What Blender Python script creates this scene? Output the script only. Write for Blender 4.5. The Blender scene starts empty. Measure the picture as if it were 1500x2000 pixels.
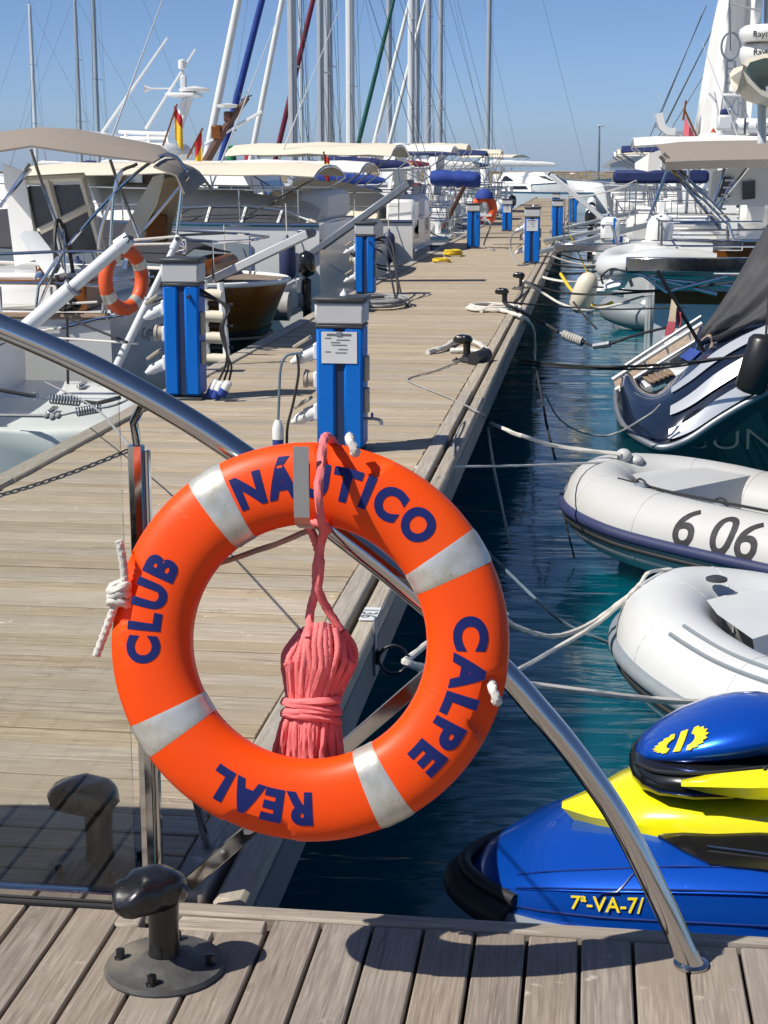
import bpy, bmesh, math, random
from mathutils import Vector, Matrix
random.seed(7)
R = math.radians
scene = bpy.context.scene
COL = scene.collection

# ------------------------------------------------------------ camera, sky, sun, exposure
FPX, CAMH = 3100.0, 1.5                      # focal length in photo pixels, eye height over the deck
PITCH, YAW = R(12.284), R(7.3635)
cam_d = bpy.data.cameras.new('camera'); cam = bpy.data.objects.new('camera', cam_d); COL.objects.link(cam)
cam.location = (0, 0, CAMH); cam.rotation_euler = (R(90) - PITCH, 0, YAW)
cam_d.sensor_fit = 'VERTICAL'; cam_d.sensor_height = 24.0; cam_d.lens = FPX / 2000 * 24.0
cam_d.clip_start = .05; cam_d.clip_end = 20000
scene.camera = cam

SUN_EL, SUN_AZ = R(50), R(32)                # light travels towards +X, turned 32 deg to +Y
LD = Vector((math.cos(SUN_EL) * math.cos(SUN_AZ), math.cos(SUN_EL) * math.sin(SUN_AZ), -math.sin(SUN_EL)))
w = bpy.data.worlds.new('World'); scene.world = w; w.use_nodes = True
nt = w.node_tree; nt.nodes.clear()
sky = nt.nodes.new('ShaderNodeTexSky'); sky.sky_type = 'NISHITA'; sky.sun_disc = False
sky.sun_elevation = SUN_EL; sky.sun_rotation = math.atan2(-LD.x, -LD.y); sky.altitude = 0
sky.air_density = 0.5; sky.dust_density = 0.5; sky.ozone_density = 6.5
bg = nt.nodes.new('ShaderNodeBackground'); bg.inputs[1].default_value = .108
wo = nt.nodes.new('ShaderNodeOutputWorld')
nt.links.new(sky.outputs[0], bg.inputs[0]); nt.links.new(bg.outputs[0], wo.inputs[0])
sun_d = bpy.data.lights.new('sun', 'SUN'); sun_d.energy = 5.0; sun_d.angle = R(.5); sun_d.color = (1, .95, .86)
sun = bpy.data.objects.new('sun', sun_d); COL.objects.link(sun)
sun.rotation_euler = LD.to_track_quat('-Z', 'Y').to_euler(); sun.location = (-20, -5, 30)
vs = scene.view_settings; vs.view_transform = 'Standard'; vs.look = 'None'; vs.exposure = 0.20; vs.gamma = 1
scene.cycles.max_bounces = 8; scene.cycles.transparent_max_bounces = 12
scene.cycles.caustics_reflective = False; scene.cycles.caustics_refractive = False

# ------------------------------------------------------------ photo pixel -> place in the scene
_s, _c, _sp, _cp = math.sin(YAW), math.cos(YAW), math.sin(PITCH), math.cos(PITCH)
def ray(x, y):
    a = (x - 750) / FPX; b = (1000 - y) / FPX; h = b * _sp + _cp
    return Vector((_c * a - _s * h, _s * a + _c * h, b * _cp - _sp))
def PY(x, y, Y):
    d = ray(x, y); return Vector((0, 0, CAMH)) + d * (Y / d.y)
def PZ(x, y, z):
    d = ray(x, y); return Vector((0, 0, CAMH)) + d * ((z - CAMH) / d.z)
def PX(x, y, X):
    d = ray(x, y); return Vector((0, 0, CAMH)) + d * (X / d.x)
ZW = -1.0                                     # water level

# ------------------------------------------------------------ materials
MATS = {}
def nodes(name):
    m = bpy.data.materials.new(name); m.use_nodes = True
    n = m.node_tree; b = n.nodes['Principled BSDF']; MATS[name] = m
    return m, n, b
def lk(n, a, b): n.links.new(a, b)
def mix(n, fac, a, b, mode='MIX'):
    x = n.nodes.new('ShaderNodeMix'); x.data_type = 'RGBA'; x.blend_type = mode
    for s, v in ((0, fac), (6, a), (7, b)):
        if hasattr(v, 'is_linked') or hasattr(v, 'links'): lk(n, v, x.inputs[s])
        elif isinstance(v, (int, float)): x.inputs[s].default_value = v
        else: x.inputs[s].default_value = (*v, 1)
    return x.outputs[2]
def noise(n, scale, detail=4, rough=.55, vec=None, dist=0):
    t = n.nodes.new('ShaderNodeTexNoise'); t.inputs['Scale'].default_value = scale
    t.inputs['Detail'].default_value = detail; t.inputs['Roughness'].default_value = rough
    t.inputs['Distortion'].default_value = dist
    if vec is not None: lk(n, vec, t.inputs['Vector'])
    return t.outputs['Fac']
def ramp(n, src, p0, p1, c0=(0, 0, 0), c1=(1, 1, 1)):
    r = n.nodes.new('ShaderNodeValToRGB'); e = r.color_ramp.elements
    e[0].position = p0; e[1].position = p1; e[0].color = (*c0, 1); e[1].color = (*c1, 1)
    lk(n, src, r.inputs[0]); return r.outputs[0]
def bump(n, b, h, strength=.3, dist=.01):
    x = n.nodes.new('ShaderNodeBump'); x.inputs['Strength'].default_value = strength
    x.inputs['Distance'].default_value = dist; lk(n, h, x.inputs['Height']); lk(n, x.outputs[0], b.inputs['Normal'])
def coords(n, scale=(1, 1, 1), kind='Object', rnd=0):
    t = n.nodes.new('ShaderNodeTexCoord'); mp = n.nodes.new('ShaderNodeMapping')
    mp.inputs['Scale'].default_value = scale; lk(n, t.outputs[kind], mp.inputs['Vector'])
    if rnd:
        oi = n.nodes.new('ShaderNodeObjectInfo'); mu = n.nodes.new('ShaderNodeVectorMath'); mu.operation = 'SCALE'
        mu.inputs[0].default_value = (rnd, rnd * .71, rnd * .37); lk(n, oi.outputs['Random'], mu.inputs['Scale'])
        lk(n, mu.outputs[0], mp.inputs['Location'])
    return mp.outputs[0]
def rnd(n):
    return n.nodes.new('ShaderNodeObjectInfo').outputs['Random']

def plain(name, col, rough=.5, metal=0, var=.12, nscale=14, bmp=0, coat=0, spec=None, sheen=0, dirt=None, scuff=None):
    """paint / plastic / cloth with mottled tone, uneven gloss and optional fine relief"""
    m, n, b = nodes(name); v = coords(n)
    f = noise(n, nscale, 5, .6, v); f2 = noise(n, nscale * .17, 3, .5, v)
    dk = tuple(c * (1 - var * 1.6) for c in col); lt = tuple(min(1, c * (1 + var)) for c in col)
    c = mix(n, f, dk, lt)
    if dirt:
        c = mix(n, ramp(n, f2, .5, .72), c, dirt)
    else:
        c = mix(n, ramp(n, f2, .35, .75), c, tuple(x * (1 - var) for x in col))
    if scuff:
        s1 = noise(n, 26, 7, .8, v, .5); s2 = noise(n, 3.2, 3, .5, v); mu = n.nodes.new('ShaderNodeMath'); mu.operation = 'MULTIPLY'
        lk(n, ramp(n, s1, .60, .70), mu.inputs[0]); lk(n, ramp(n, s2, .46, .62), mu.inputs[1]); c = mix(n, mu.outputs[0], c, scuff)
    lk(n, c, b.inputs['Base Color'])
    rr = n.nodes.new('ShaderNodeMapRange'); lk(n, f2, rr.inputs[0])
    rr.inputs[3].default_value = max(.02, rough * .75); rr.inputs[4].default_value = min(1, rough * 1.3); lk(n, rr.outputs[0], b.inputs['Roughness'])
    b.inputs['Metallic'].default_value = metal
    if coat: b.inputs['Coat Weight'].default_value = coat; b.inputs['Coat Roughness'].default_value = .06
    if bmp: bump(n, b, f, bmp, .004)
    if spec is not None: b.inputs['Specular IOR Level'].default_value = spec
    if sheen: b.inputs['Sheen Weight'].default_value = sheen
    return m
M = MATS

def wood(name, base, dark, light, gx, stretch=(1, 22, 6), bmp=.5, rough=.75, cracks=.6, sat=(.72, 1.05)):
    m, n, b = nodes(name); v = coords(n, stretch, rnd=37)
    g = noise(n, gx, 7, .65, v, .25); g2 = noise(n, gx * 3.1, 4, .6, v)
    blot = noise(n, 3.1, 4, .6, coords(n, (1, 1, 1), rnd=19))
    c = mix(n, ramp(n, g, .36, .66), dark, base); c = mix(n, ramp(n, g2, .45, .75), c, light)
    crack = ramp(n, g, .28, .37)
    c = mix(n, crack, tuple(x * (1 - cracks) for x in dark), c)
    c = mix(n, ramp(n, blot, .42, .68), c, tuple(x * .8 for x in base))
    sc = noise(n, 16, 6, .75, coords(n, (1, 1, 1), rnd=53)); c = mix(n, ramp(n, sc, .62, .74), c, tuple(min(1, x * 1.25 + .06) for x in light))
    st = noise(n, 7, 5, .7, coords(n, (1, 1, 1), rnd=71)); c = mix(n, ramp(n, st, .63, .75), c, tuple(x * .8 for x in dark))
    hsv = n.nodes.new('ShaderNodeHueSaturation'); lk(n, c, hsv.inputs['Color'])
    mr = n.nodes.new('ShaderNodeMapRange'); lk(n, rnd(n), mr.inputs[0]); mr.inputs[3].default_value = .86; mr.inputs[4].default_value = 1.12
    lk(n, mr.outputs[0], hsv.inputs['Value'])
    ms = n.nodes.new('ShaderNodeMapRange'); wn = n.nodes.new('ShaderNodeTexWhiteNoise'); wn.noise_dimensions = '1D'
    lk(n, rnd(n), wn.inputs['W']); lk(n, wn.outputs[0], ms.inputs[0]); ms.inputs[3].default_value = sat[0]; ms.inputs[4].default_value = sat[1]
    lk(n, ms.outputs[0], hsv.inputs['Saturation'])
    lk(n, hsv.outputs[0], b.inputs['Base Color']); b.inputs['Roughness'].default_value = rough
    bump(n, b, g, bmp, .004); return m
wood('jetty_plank_wood', (.45, .355, .235), (.25, .19, .125), (.54, .45, .325), 2.6, (1, 22, 8))
wood('front_board_wood', (.30, .245, .19), (.18, .142, .11), (.385, .325, .265), 2.6, (24, 1, 8), .35)
wood('kerb_wood', (.40, .34, .26), (.24, .20, .155), (.50, .45, .37), 3, (20, 1, 14), .6)
wood('edge_wood', (.40, .34, .27), (.20, .165, .13), (.52, .46, .38), 3, (1, 18, 14), .8)
wood('hull_wood', (.20, .075, .024), (.10, .036, .012), (.28, .115, .04), 2, (1, 10, 14), .15, .3, sat=(1.1, 1.3))
wood('teak', (.30, .20, .12), (.17, .11, .065), (.38, .27, .17), 3, (1, 16, 6), .3, .6)

plain('concrete', (.27, .255, .235), .9, bmp=.6, nscale=9, var=.2)
plain('fascia', (.22, .215, .21), .85, bmp=.5, nscale=6, var=.25)
plain('iron', (.008, .0085, .010), .30, var=.4, nscale=16, bmp=.45, dirt=(.016, .016, .017), coat=.3)
plain('iron_plate', (.075, .073, .07), .55, var=.45, nscale=26, bmp=.7, dirt=(.21, .18, .14))
plain('orange', (.88, .070, .002), .42, var=.06, nscale=7, spec=.3, bmp=.05, dirt=(.82, .10, .008), scuff=(.74, .15, .04))
plain('buoy_orange', (.72, .10, .02), .5, var=.12)
plain('print_navy', (.010, .019, .13), .6, var=.2, nscale=60, spec=.2)
plain('pink_rope', (.92, .21, .21), .8, var=.2, nscale=240, bmp=.25)
plain('white_rope', (.66, .63, .57), .8, var=.15, nscale=90, bmp=.5)
plain('grey_rope', (.33, .33, .33), .85, var=.2, nscale=90, bmp=.4)
plain('blue_grey_rope', (.13, .19, .24), .85, var=.2, nscale=90, bmp=.4)
plain('black_rope', (.025, .025, .028), .7, var=.3, nscale=90, bmp=.4)
plain('yellow_rope', (.75, .52, .03), .7, var=.2, nscale=60, bmp=.4)
plain('tan_rope', (.45, .33, .25), .8, var=.2, nscale=80, bmp=.4)
plain('blue_paint', (.001, .135, .54), .45, var=.08, nscale=5, spec=.25)
plain('groove', (.006, .02, .075), .6)
plain('grey_plastic', (.52, .52, .52), .5, var=.08)
plain('dark_plastic', (.045, .05, .055), .5, var=.2)
plain('beige_plastic', (.42, .37, .28), .55, var=.15)
plain('white_plastic', (.72, .72, .70), .4, var=.06)
plain('paper', (.62, .63, .64), .55, var=.04)
plain('ink', (.13, .14, .16), .7)
plain('gelcoat', (.85, .85, .83), .25, var=.05, nscale=3, coat=.3, dirt=(.74, .73, .69))
plain('gelcoat_grey', (.62, .64, .65), .3, var=.07, nscale=3, coat=.25, dirt=(.52, .53, .52))
plain('gelcoat_cream', (.68, .62, .49), .35, var=.06, nscale=4, coat=.2)
plain('gelcoat_green', (.80, .82, .80), .35, var=.06, nscale=4, coat=.2, dirt=(.68, .70, .66))
plain('navy_gel', (.010, .017, .036), .12, var=.25, nscale=4, coat=.6)
plain('teal_hull', (.006, .028, .038), .25, var=.3, nscale=5, coat=.3)
plain('antifoul', (.03, .045, .05), .8, var=.4, nscale=12)
plain('black_paint', (.018, .017, .018), .35, var=.3)
plain('hypalon', (.50, .50, .49), .42, var=.06, nscale=6, dirt=(.39, .38, .35), bmp=.12)
plain('hypalon_white', (.58, .59, .59), .36, var=.05, nscale=6, dirt=(.47, .465, .44), bmp=.12)
plain('rub_navy', (.035, .045, .12), .45, var=.2)
plain('rub_grey', (.22, .25, .28), .5, var=.12)
plain('rubber', (.02, .021, .023), .55, var=.3, bmp=.2)
plain('number_black', (.035, .035, .04), .7, var=.5, nscale=120)
plain('taupe_canvas', (.29, .245, .205), .9, var=.1, nscale=40, bmp=.25)
plain('cream_canvas', (.70, .63, .50), .9, var=.06, nscale=30, bmp=.25)
plain('white_canvas', (.74, .73, .70), .85, var=.05, nscale=30, bmp=.25)
plain('tan_canvas', (.42, .32, .20), .9, var=.12, nscale=30, bmp=.25)
plain('navy_canvas', (.012, .025, .115), .85, var=.2, nscale=30, bmp=.25)
plain('blue_canvas', (.015, .05, .27), .85, var=.2, nscale=30, bmp=.25)
plain('charcoal_canvas', (.05, .05, .056), .75, var=.2, nscale=20, bmp=.4)
plain('red_canvas', (.16, .012, .035), .85, var=.2, nscale=30, bmp=.25)
plain('green_canvas', (.01, .10, .075), .85, var=.2, nscale=30)
plain('mast_alu', (.50, .51, .52), .42, .45, var=.12, nscale=6)
plain('mast_white', (.66, .67, .68), .4, var=.08)
plain('mast_brown', (.10, .04, .025), .4, var=.2)
plain('galv', (.33, .36, .40), .5, .7, var=.3, nscale=20, bmp=.2)
plain('brass_plate', (.52, .45, .36), .34, .85, var=.1, nscale=20)
plain('wire', (.16, .165, .17), .4, .7, var=.1)
plain('window_dark', (.02, .024, .028), .08, var=.2, coat=.4)
plain('vinyl_window', (.075, .082, .095), .16, var=.25, coat=.3)
plain('jet_yellow', (.80, .72, .006), .18, var=.04, nscale=4, coat=.8)
plain('jet_black', (.012, .012, .013), .16, var=.3, coat=.6)
plain('emblem_yellow', (.80, .62, .02), .4, var=.05)
plain('flag_red', (.50, .02, .025), .8, var=.1, nscale=8)
plain('flag_yellow', (.78, .47, .02), .8, var=.1, nscale=8)
plain('flag_black', (.02, .02, .02), .8)
plain('flag_pale', (.62, .50, .36), .8, var=.1)
plain('flag_faded', (.52, .10, .13), .8, var=.15)
plain('beacon_green', (.02, .25, .08), .6)
plain('beacon_red', (.42, .03, .03), .6)
plain('skin', (.45, .25, .17), .6)
plain('gelcoat_blue_grey', (.30, .34, .37), .3, var=.08, nscale=3, coat=.3)  # grey-blue swoosh colour of the long cruiser's side panels
plain('reflection_silver', (.60, .62, .65), .22, .35, var=.06, nscale=4, coat=.4)  # pale colour for the painted sky reflections on the navy stern
# stainless steel: polished, with faint scratches along the tube
m, n, b = nodes('stainless'); v = coords(n, (1, 1, 1))
b.inputs['Base Color'].default_value = (.56, .55, .54, 1); b.inputs['Metallic'].default_value = 1
f = noise(n, 45, 5, .7, v); lk(n, ramp(n, f, .2, .9, (.05,) * 3, (.2,) * 3), b.inputs['Roughness']); bump(n, b, f, .05, .001)
# reflective tape: silvery, creased and soiled
m, n, b = nodes('reflective_tape'); v = coords(n)
f = noise(n, 22, 5, .6, v); f2 = noise(n, 70, 5, .7, v)
c = mix(n, ramp(n, f, .40, .68), (.64, .63, .58), (.50, .47, .37)); c = mix(n, ramp(n, f2, .64, .74), c, (.20, .16, .09))
lk(n, c, b.inputs['Base Color']); b.inputs['Metallic'].default_value = .55; b.inputs['Roughness'].default_value = .34; bump(n, b, f, .4, .003)
# metallic blue watercraft paint
m, n, b = nodes('jet_blue'); v = coords(n)
f = noise(n, 400, 2, .5, v); c = mix(n, f, (.003, .075, .55), (.005, .14, .80)); lk(n, c, b.inputs['Base Color'])
b.inputs['Metallic'].default_value = .6; b.inputs['Roughness'].default_value = .28; b.inputs['Coat Weight'].default_value = .9; b.inputs['Coat Roughness'].default_value = .04
f2 = noise(n, 38, 4, .6, v); bump(n, b, ramp(n, f2, .70, .74), .25, .002)
# gate glass: clear pane with a fresnel reflection
m, n, b = nodes('gate_glass'); n.nodes.remove(b)
tr = n.nodes.new('ShaderNodeBsdfTransparent'); tr.inputs[0].default_value = (.955, .97, .962, 1)
gl = n.nodes.new('ShaderNodeBsdfGlossy'); gl.inputs['Roughness'].default_value = .01
fr = n.nodes.new('ShaderNodeFresnel'); fr.inputs[0].default_value = 1.5
mx = n.nodes.new('ShaderNodeMixShader'); lk(n, fr.outputs[0], mx.inputs[0]); lk(n, tr.outputs[0], mx.inputs[1]); lk(n, gl.outputs[0], mx.inputs[2])
lk(n, mx.outputs[0], n.nodes['Material Output'].inputs[0])
# harbour water
m, n, b = nodes('water'); v = coords(n, (1, 1, 1))
b.inputs['Base Color'].default_value = (.0004, .092, .135, 1); b.inputs['Roughness'].default_value = .012; b.inputs['IOR'].default_value = 1.33
b.subsurface_method = 'BURLEY'; b.inputs['Subsurface Weight'].default_value = 1.0; b.inputs['Subsurface Radius'].default_value = (.3, 1.0, 1.0); b.inputs['Subsurface Scale'].default_value = .9
v2 = coords(n, (.55, 1.5, 1))
f = noise(n, 1.1, 3, .5, v2, .9); f2 = noise(n, 5.0, 3, .55, v2, .8); big = noise(n, .35, 2, .5, v)
a = n.nodes.new('ShaderNodeMath'); a.operation = 'MULTIPLY_ADD'; lk(n, f2, a.inputs[0]); a.inputs[1].default_value = .14; lk(n, f, a.inputs[2])
mm = n.nodes.new('ShaderNodeMath'); mm.operation = 'MULTIPLY'; lk(n, a.outputs[0], mm.inputs[0]); lk(n, ramp(n, big, .3, .7, (.35,) * 3, (1,) * 3), mm.inputs[1])
bump(n, b, mm.outputs[0], .8, .06)
# breakwater masonry, hills
m, n, b = nodes('ochre_wall'); v = coords(n)
f = noise(n, .6, 6, .65, v); f2 = noise(n, .11, 3, .6, v)
c = mix(n, ramp(n, f, .35, .7), (.36, .25, .14), (.52, .38, .22)); c = mix(n, ramp(n, f2, .45, .65), c, (.42, .33, .24))
lk(n, c, b.inputs['Base Color']); b.inputs['Roughness'].default_value = .95; bump(n, b, f, .6, .2)
plain('hill_rock', (.20, .185, .14), .95, nscale=.01, var=.3)

# ------------------------------------------------------------ mesh building
class MB:
    def __init__(s): s.v = []; s.f = []
    def add(s, vs, fs):
        o = len(s.v); s.v += [Vector(p) for p in vs]; s.f += [tuple(i + o for i in f) for f in fs]; return s
    def box(s, c, d, ch=0, rot=None):
        hx, hy, hz = d[0] / 2, d[1] / 2, d[2] / 2; c = Vector(c)
        if ch <= 0:
            vs = [Vector((x, y, z)) for x in (-hx, hx) for y in (-hy, hy) for z in (-hz, hz)]
            fs = [(0, 1, 3, 2), (4, 6, 7, 5), (0, 4, 5, 1), (2, 3, 7, 6), (0, 2, 6, 4), (1, 5, 7, 3)]
        else:
            bm = bmesh.new(); k = min(ch, hx * .49 * 2, hy * .49 * 2, hz * .49 * 2)
            for sx in (-1, 1):
                for sy in (-1, 1):
                    for sz in (-1, 1):
                        bm.verts.new((sx * (hx - k), sy * (hy - k), sz * hz)); bm.verts.new((sx * (hx - k), sy * hy, sz * (hz - k)))
                        bm.verts.new((sx * hx, sy * (hy - k), sz * (hz - k)))
            bmesh.ops.convex_hull(bm, input=bm.verts); bm.verts.index_update()
            vs = [q.co.copy() for q in bm.verts]; fs = [tuple(q.index for q in f.verts) for f in bm.faces]; bm.free()
        if rot is not None: vs = [rot @ p for p in vs]
        return s.add([p + c for p in vs], fs)
    def tube(s, pts, r, n=8, cap=True, lobes=0, pitch=.05, amp=.16, flat=1.0):
        pts = [Vector(p) for p in pts]; k = len(pts); rs = r if isinstance(r, (list, tuple)) else [r] * k
        tg = [((pts[min(i + 1, k - 1)] - pts[max(i - 1, 0)]).normalized()) for i in range(k)]
        up = Vector((0, 0, 1)) if abs(tg[0].z) < .9 else Vector((1, 0, 0))
        nrm = (up - tg[0] * up.dot(tg[0])).normalized(); vs = []; L = 0
        for i in range(k):
            if i: 
                L += (pts[i] - pts[i - 1]).length
                nrm = (nrm - tg[i] * nrm.dot(tg[i])); nrm = nrm.normalized() if nrm.length > 1e-6 else tg[i].orthogonal().normalized()
            bn = tg[i].cross(nrm)
            for j in range(n):
                a = 2 * math.pi * j / n; q = rs[i] * (1 + (amp * math.cos(lobes * (a - 2 * math.pi * L / pitch)) if lobes else 0))
                vs.append(pts[i] + nrm * (q * math.cos(a)) + bn * (q * math.sin(a) * flat))
        fs = [(i * n + j, i * n + (j + 1) % n, (i + 1) * n + (j + 1) % n, (i + 1) * n + j) for i in range(k - 1) for j in range(n)]
        if cap: fs += [tuple(range(n - 1, -1, -1)), tuple(range((k - 1) * n, k * n))]
        return s.add(vs, fs)
    def loft(s, secs, closed=False, cap=True):
        n = len(secs[0]); k = len(secs); vs = [p for q in secs for p in q]; m = n if closed else n - 1
        fs = [(i * n + j, i * n + (j + 1) % n, (i + 1) * n + (j + 1) % n, (i + 1) * n + j) for i in range(k - 1) for j in range(m)]
        if cap: fs += [tuple(range(n - 1, -1, -1)), tuple(range((k - 1) * n, k * n))]
        return s.add(vs, fs)
    def lathe(s, prof, c=(0, 0, 0), n=20, rot=None):
        c = Vector(c); vs = []
        for (r, z) in prof:
            for j in range(n):
                a = 2 * math.pi * j / n; p = Vector((r * math.cos(a), r * math.sin(a), z)); vs.append((rot @ p if rot is not None else p) + c)
        k = len(prof)
        fs = [(i * n + j, i * n + (j + 1) % n, (i + 1) * n + (j + 1) % n, (i + 1) * n + j) for i in range(k - 1) for j in range(n)]
        fs += [tuple(range(n - 1, -1, -1)), tuple(range((k - 1) * n, k * n))]
        return s.add(vs, fs)
    def ball(s, c, r, n=14, m=9):
        c = Vector(c); r = r if isinstance(r, (tuple, list, Vector)) else (r, r, r)
        return s.add([c + Vector((r[0] * math.sin(t) * math.cos(a), r[1] * math.sin(t) * math.sin(a), r[2] * math.cos(t)))
                      for t in [math.pi * (i + .02) / (m - 1 + .04) for i in range(m)] for a in [2 * math.pi * j / n for j in range(n)]],
                     [(i * n + j, (i + 1) * n + j, (i + 1) * n + (j + 1) % n, i * n + (j + 1) % n) for i in range(m - 1) for j in range(n)] +
                     [tuple(range(n)), tuple(range(m * n - 1, (m - 1) * n - 1, -1))])
    def sheet(s, rows, th=.01):
        """grid of points -> cloth or panel with a real thickness"""
        k = len(rows); n = len(rows[0]); rows = [[Vector(p) for p in r] for r in rows]
        nr = [[None] * n for _ in range(k)]
        for i in range(k):
            for j in range(n):
                a = rows[min(i + 1, k - 1)][j] - rows[max(i - 1, 0)][j]; b_ = rows[i][min(j + 1, n - 1)] - rows[i][max(j - 1, 0)]
                q = a.cross(b_); nr[i][j] = q.normalized() if q.length > 1e-9 else Vector((0, 0, 1))
        top = [rows[i][j] + nr[i][j] * th / 2 for i in range(k) for j in range(n)]; bot = [rows[i][j] - nr[i][j] * th / 2 for i in range(k) for j in range(n)]
        o = k * n; fs = []
        for i in range(k - 1):
            for j in range(n - 1):
                q = (i * n + j, i * n + j + 1, (i + 1) * n + j + 1, (i + 1) * n + j); fs.append(q[::-1]); fs.append(tuple(x + o for x in q))
        rim = [j for j in range(n)] + [i * n + n - 1 for i in range(1, k)] + [(k - 1) * n + j for j in range(n - 2, -1, -1)] + [i * n for i in range(k - 2, 0, -1)]
        for a, b_ in zip(rim, rim[1:] + rim[:1]): fs.append((a, b_, b_ + o, a + o))
        return s.add(top + bot, fs)
    def prism(s, poly, ext):
        """flat outline (list of points) pushed along ext"""
        k = len(poly); poly = [Vector(p) for p in poly]; ext = Vector(ext)
        return s.add(poly + [p + ext for p in poly], [tuple(range(k - 1, -1, -1)), tuple(range(k, 2 * k))] + [(i, (i + 1) % k, (i + 1) % k + k, i + k) for i in range(k)])
    def move(s, d):
        d = Vector(d); s.v = [p + d for p in s.v]; return s
    def build(s, name, mat, parent=None, smooth=40, local=False):
        me = bpy.data.meshes.new(name); org = Vector(ORG.get(parent, (0, 0, 0))) if not local else Vector()
        if parent is None and not local and s.v:
            lo = [min(p[i] for p in s.v) for i in range(3)]; hi = [max(p[i] for p in s.v) for i in range(3)]
            org = Vector(((lo[0] + hi[0]) / 2, (lo[1] + hi[1]) / 2, lo[2]))
        me.from_pydata([p - org for p in s.v], [], s.f)
        bm = bmesh.new(); bm.from_mesh(me); bmesh.ops.recalc_face_normals(bm, faces=bm.faces); bm.to_mesh(me); bm.free()
        me.materials.append(MATS[mat]); 
        if smooth:
            me.polygons.foreach_set('use_smooth', [True] * len(me.polygons)); me.set_sharp_from_angle(angle=R(smooth))
        o = bpy.data.objects.new(name, me); COL.objects.link(o)
        if parent is not None: o.parent = parent; ORG[o] = org
        else: o.location = org; ORG[o] = org
        return o
ORG = {}
def tag(o, label=None, cat=None, group=None, kind=None):
    for k, v in (('label', label), ('category', cat), ('group', group), ('kind', kind)):
        if v: o[k] = v
    return o
def thing(name, label, cat, loc=(0, 0, 0), group=None, local=False):
    o = bpy.data.objects.new(name, None); COL.objects.link(o); o.location = loc; o.empty_display_size = .2
    ORG[o] = Vector((0, 0, 0)) if local else Vector(loc)
    return tag(o, label, cat, group)
def copy_tree(o, parent=None):
    c = o.copy(); COL.objects.link(c); c.parent = parent
    for ch in list(o.children): copy_tree(ch, c)
    return c
def sag(a, b, d, n=14):
    a = Vector(a); b = Vector(b)
    return [a.lerp(b, i / n) - Vector((0, 0, d * 4 * (i / n) * (1 - i / n))) for i in range(n + 1)]
def curve(pts, n=8):
    """catmull-rom through pts"""
    p = [Vector(q) for q in pts]; p = [p[0] * 2 - p[1]] + p + [p[-1] * 2 - p[-2]]; out = []
    for i in range(1, len(p) - 2):
        for k in range(n):
            t = k / n; a, b_, c, d = p[i - 1:i + 3]
            out.append(.5 * ((2 * b_) + (c - a) * t + (2 * a - 5 * b_ + 4 * c - d) * t * t + (3 * b_ - a - 3 * c + d) * t ** 3))
    return out + [p[-2]]
def rot_to(d):
    return Vector(d).to_track_quat('Z', 'Y').to_matrix()
def lettering(text, size, bold=0, step=None, xs=1.0, sp=1.0):
    """outline of words as flat faces (x right, y up), cut fine enough to lie on a curved surface"""
    cu = bpy.data.curves.new('t', 'FONT'); cu.body = text; cu.size = size; cu.offset = bold; cu.space_character = sp
    cu.align_x = 'CENTER'; cu.fill_mode = 'FRONT'; cu.resolution_u = 6
    o = bpy.data.objects.new('t', cu); COL.objects.link(o); dg = bpy.context.evaluated_depsgraph_get()
    me = bpy.data.meshes.new_from_object(o.evaluated_get(dg)); bpy.data.objects.remove(o); bpy.data.curves.remove(cu)
    bm = bmesh.new(); bm.from_mesh(me); bpy.data.meshes.remove(me); bmesh.ops.remove_doubles(bm, verts=bm.verts, dist=1e-5)
    for q in bm.verts: q.co.x *= xs
    if step:
        for ax in (0, 1):
            lo = min(q.co[ax] for q in bm.verts); hi = max(q.co[ax] for q in bm.verts); t = lo + step
            while t < hi:
                co = [0, 0, 0]; co[ax] = t; no = [0, 0, 0]; no[ax] = 1
                bmesh.ops.bisect_plane(bm, geom=list(bm.verts) + list(bm.edges) + list(bm.faces), plane_co=co, plane_no=no); t += step
    bm.verts.index_update()
    r = [q.co.copy() for q in bm.verts], [tuple(q.index for q in f.verts) for f in bm.faces]; bm.free(); return r
def print_on(text, size, mat, parent, fn, bold=0, step=None, xs=1.0, sp=1.0, name='lettering'):
    vs, fs = lettering(text, size, bold, step, xs, sp)
    return MB().add([fn(p.x, p.y) for p in vs], fs).build(name, mat, parent, smooth=0)

# ============================================================ SETTING
mb = MB(); mb.add([(-6000, -300, ZW), (6000, -300, ZW), (6000, 9000, ZW), (-6000, 9000, ZW)], [(0, 1, 2, 3)])
tag(mb.build('water', 'water', smooth=0), kind='structure')

# ---- front deck: boards running away from the camera
fd = MB().box((-.3, 1.73, -.12), (4.2, 2.38, .12)).build('front_deck', 'dark_plastic', smooth=0); tag(fd, kind='structure')
GAP0, PIT = -.504, .1036
bmesh_board = None
for k in range(-13, 16):
    x0 = GAP0 + k * PIT
    y1 = 2.932; 
    if -.93 < x0 < -.70: y1 = 2.865
    y0 = .9
    if bmesh_board is None or abs(y1 - 2.932) > 1e-3:
        mb = MB().box((0, (y0 + y1) / 2, -.0175), (PIT - .0075, y1 - y0, .035), .003); bo = mb.build('board', 'front_board_wood', None, smooth=30, local=True)
        if bmesh_board is None: bmesh_board = bo.data
    else:
        bo = bpy.data.objects.new('board', bmesh_board); COL.objects.link(bo)
    bo.parent = fd; bo.location = Vector((x0 + PIT / 2, 0, random.uniform(-.0015, .0015))) - ORG[fd]; bo.rotation_euler = (0, random.uniform(-.004, .004), 0)
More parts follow.
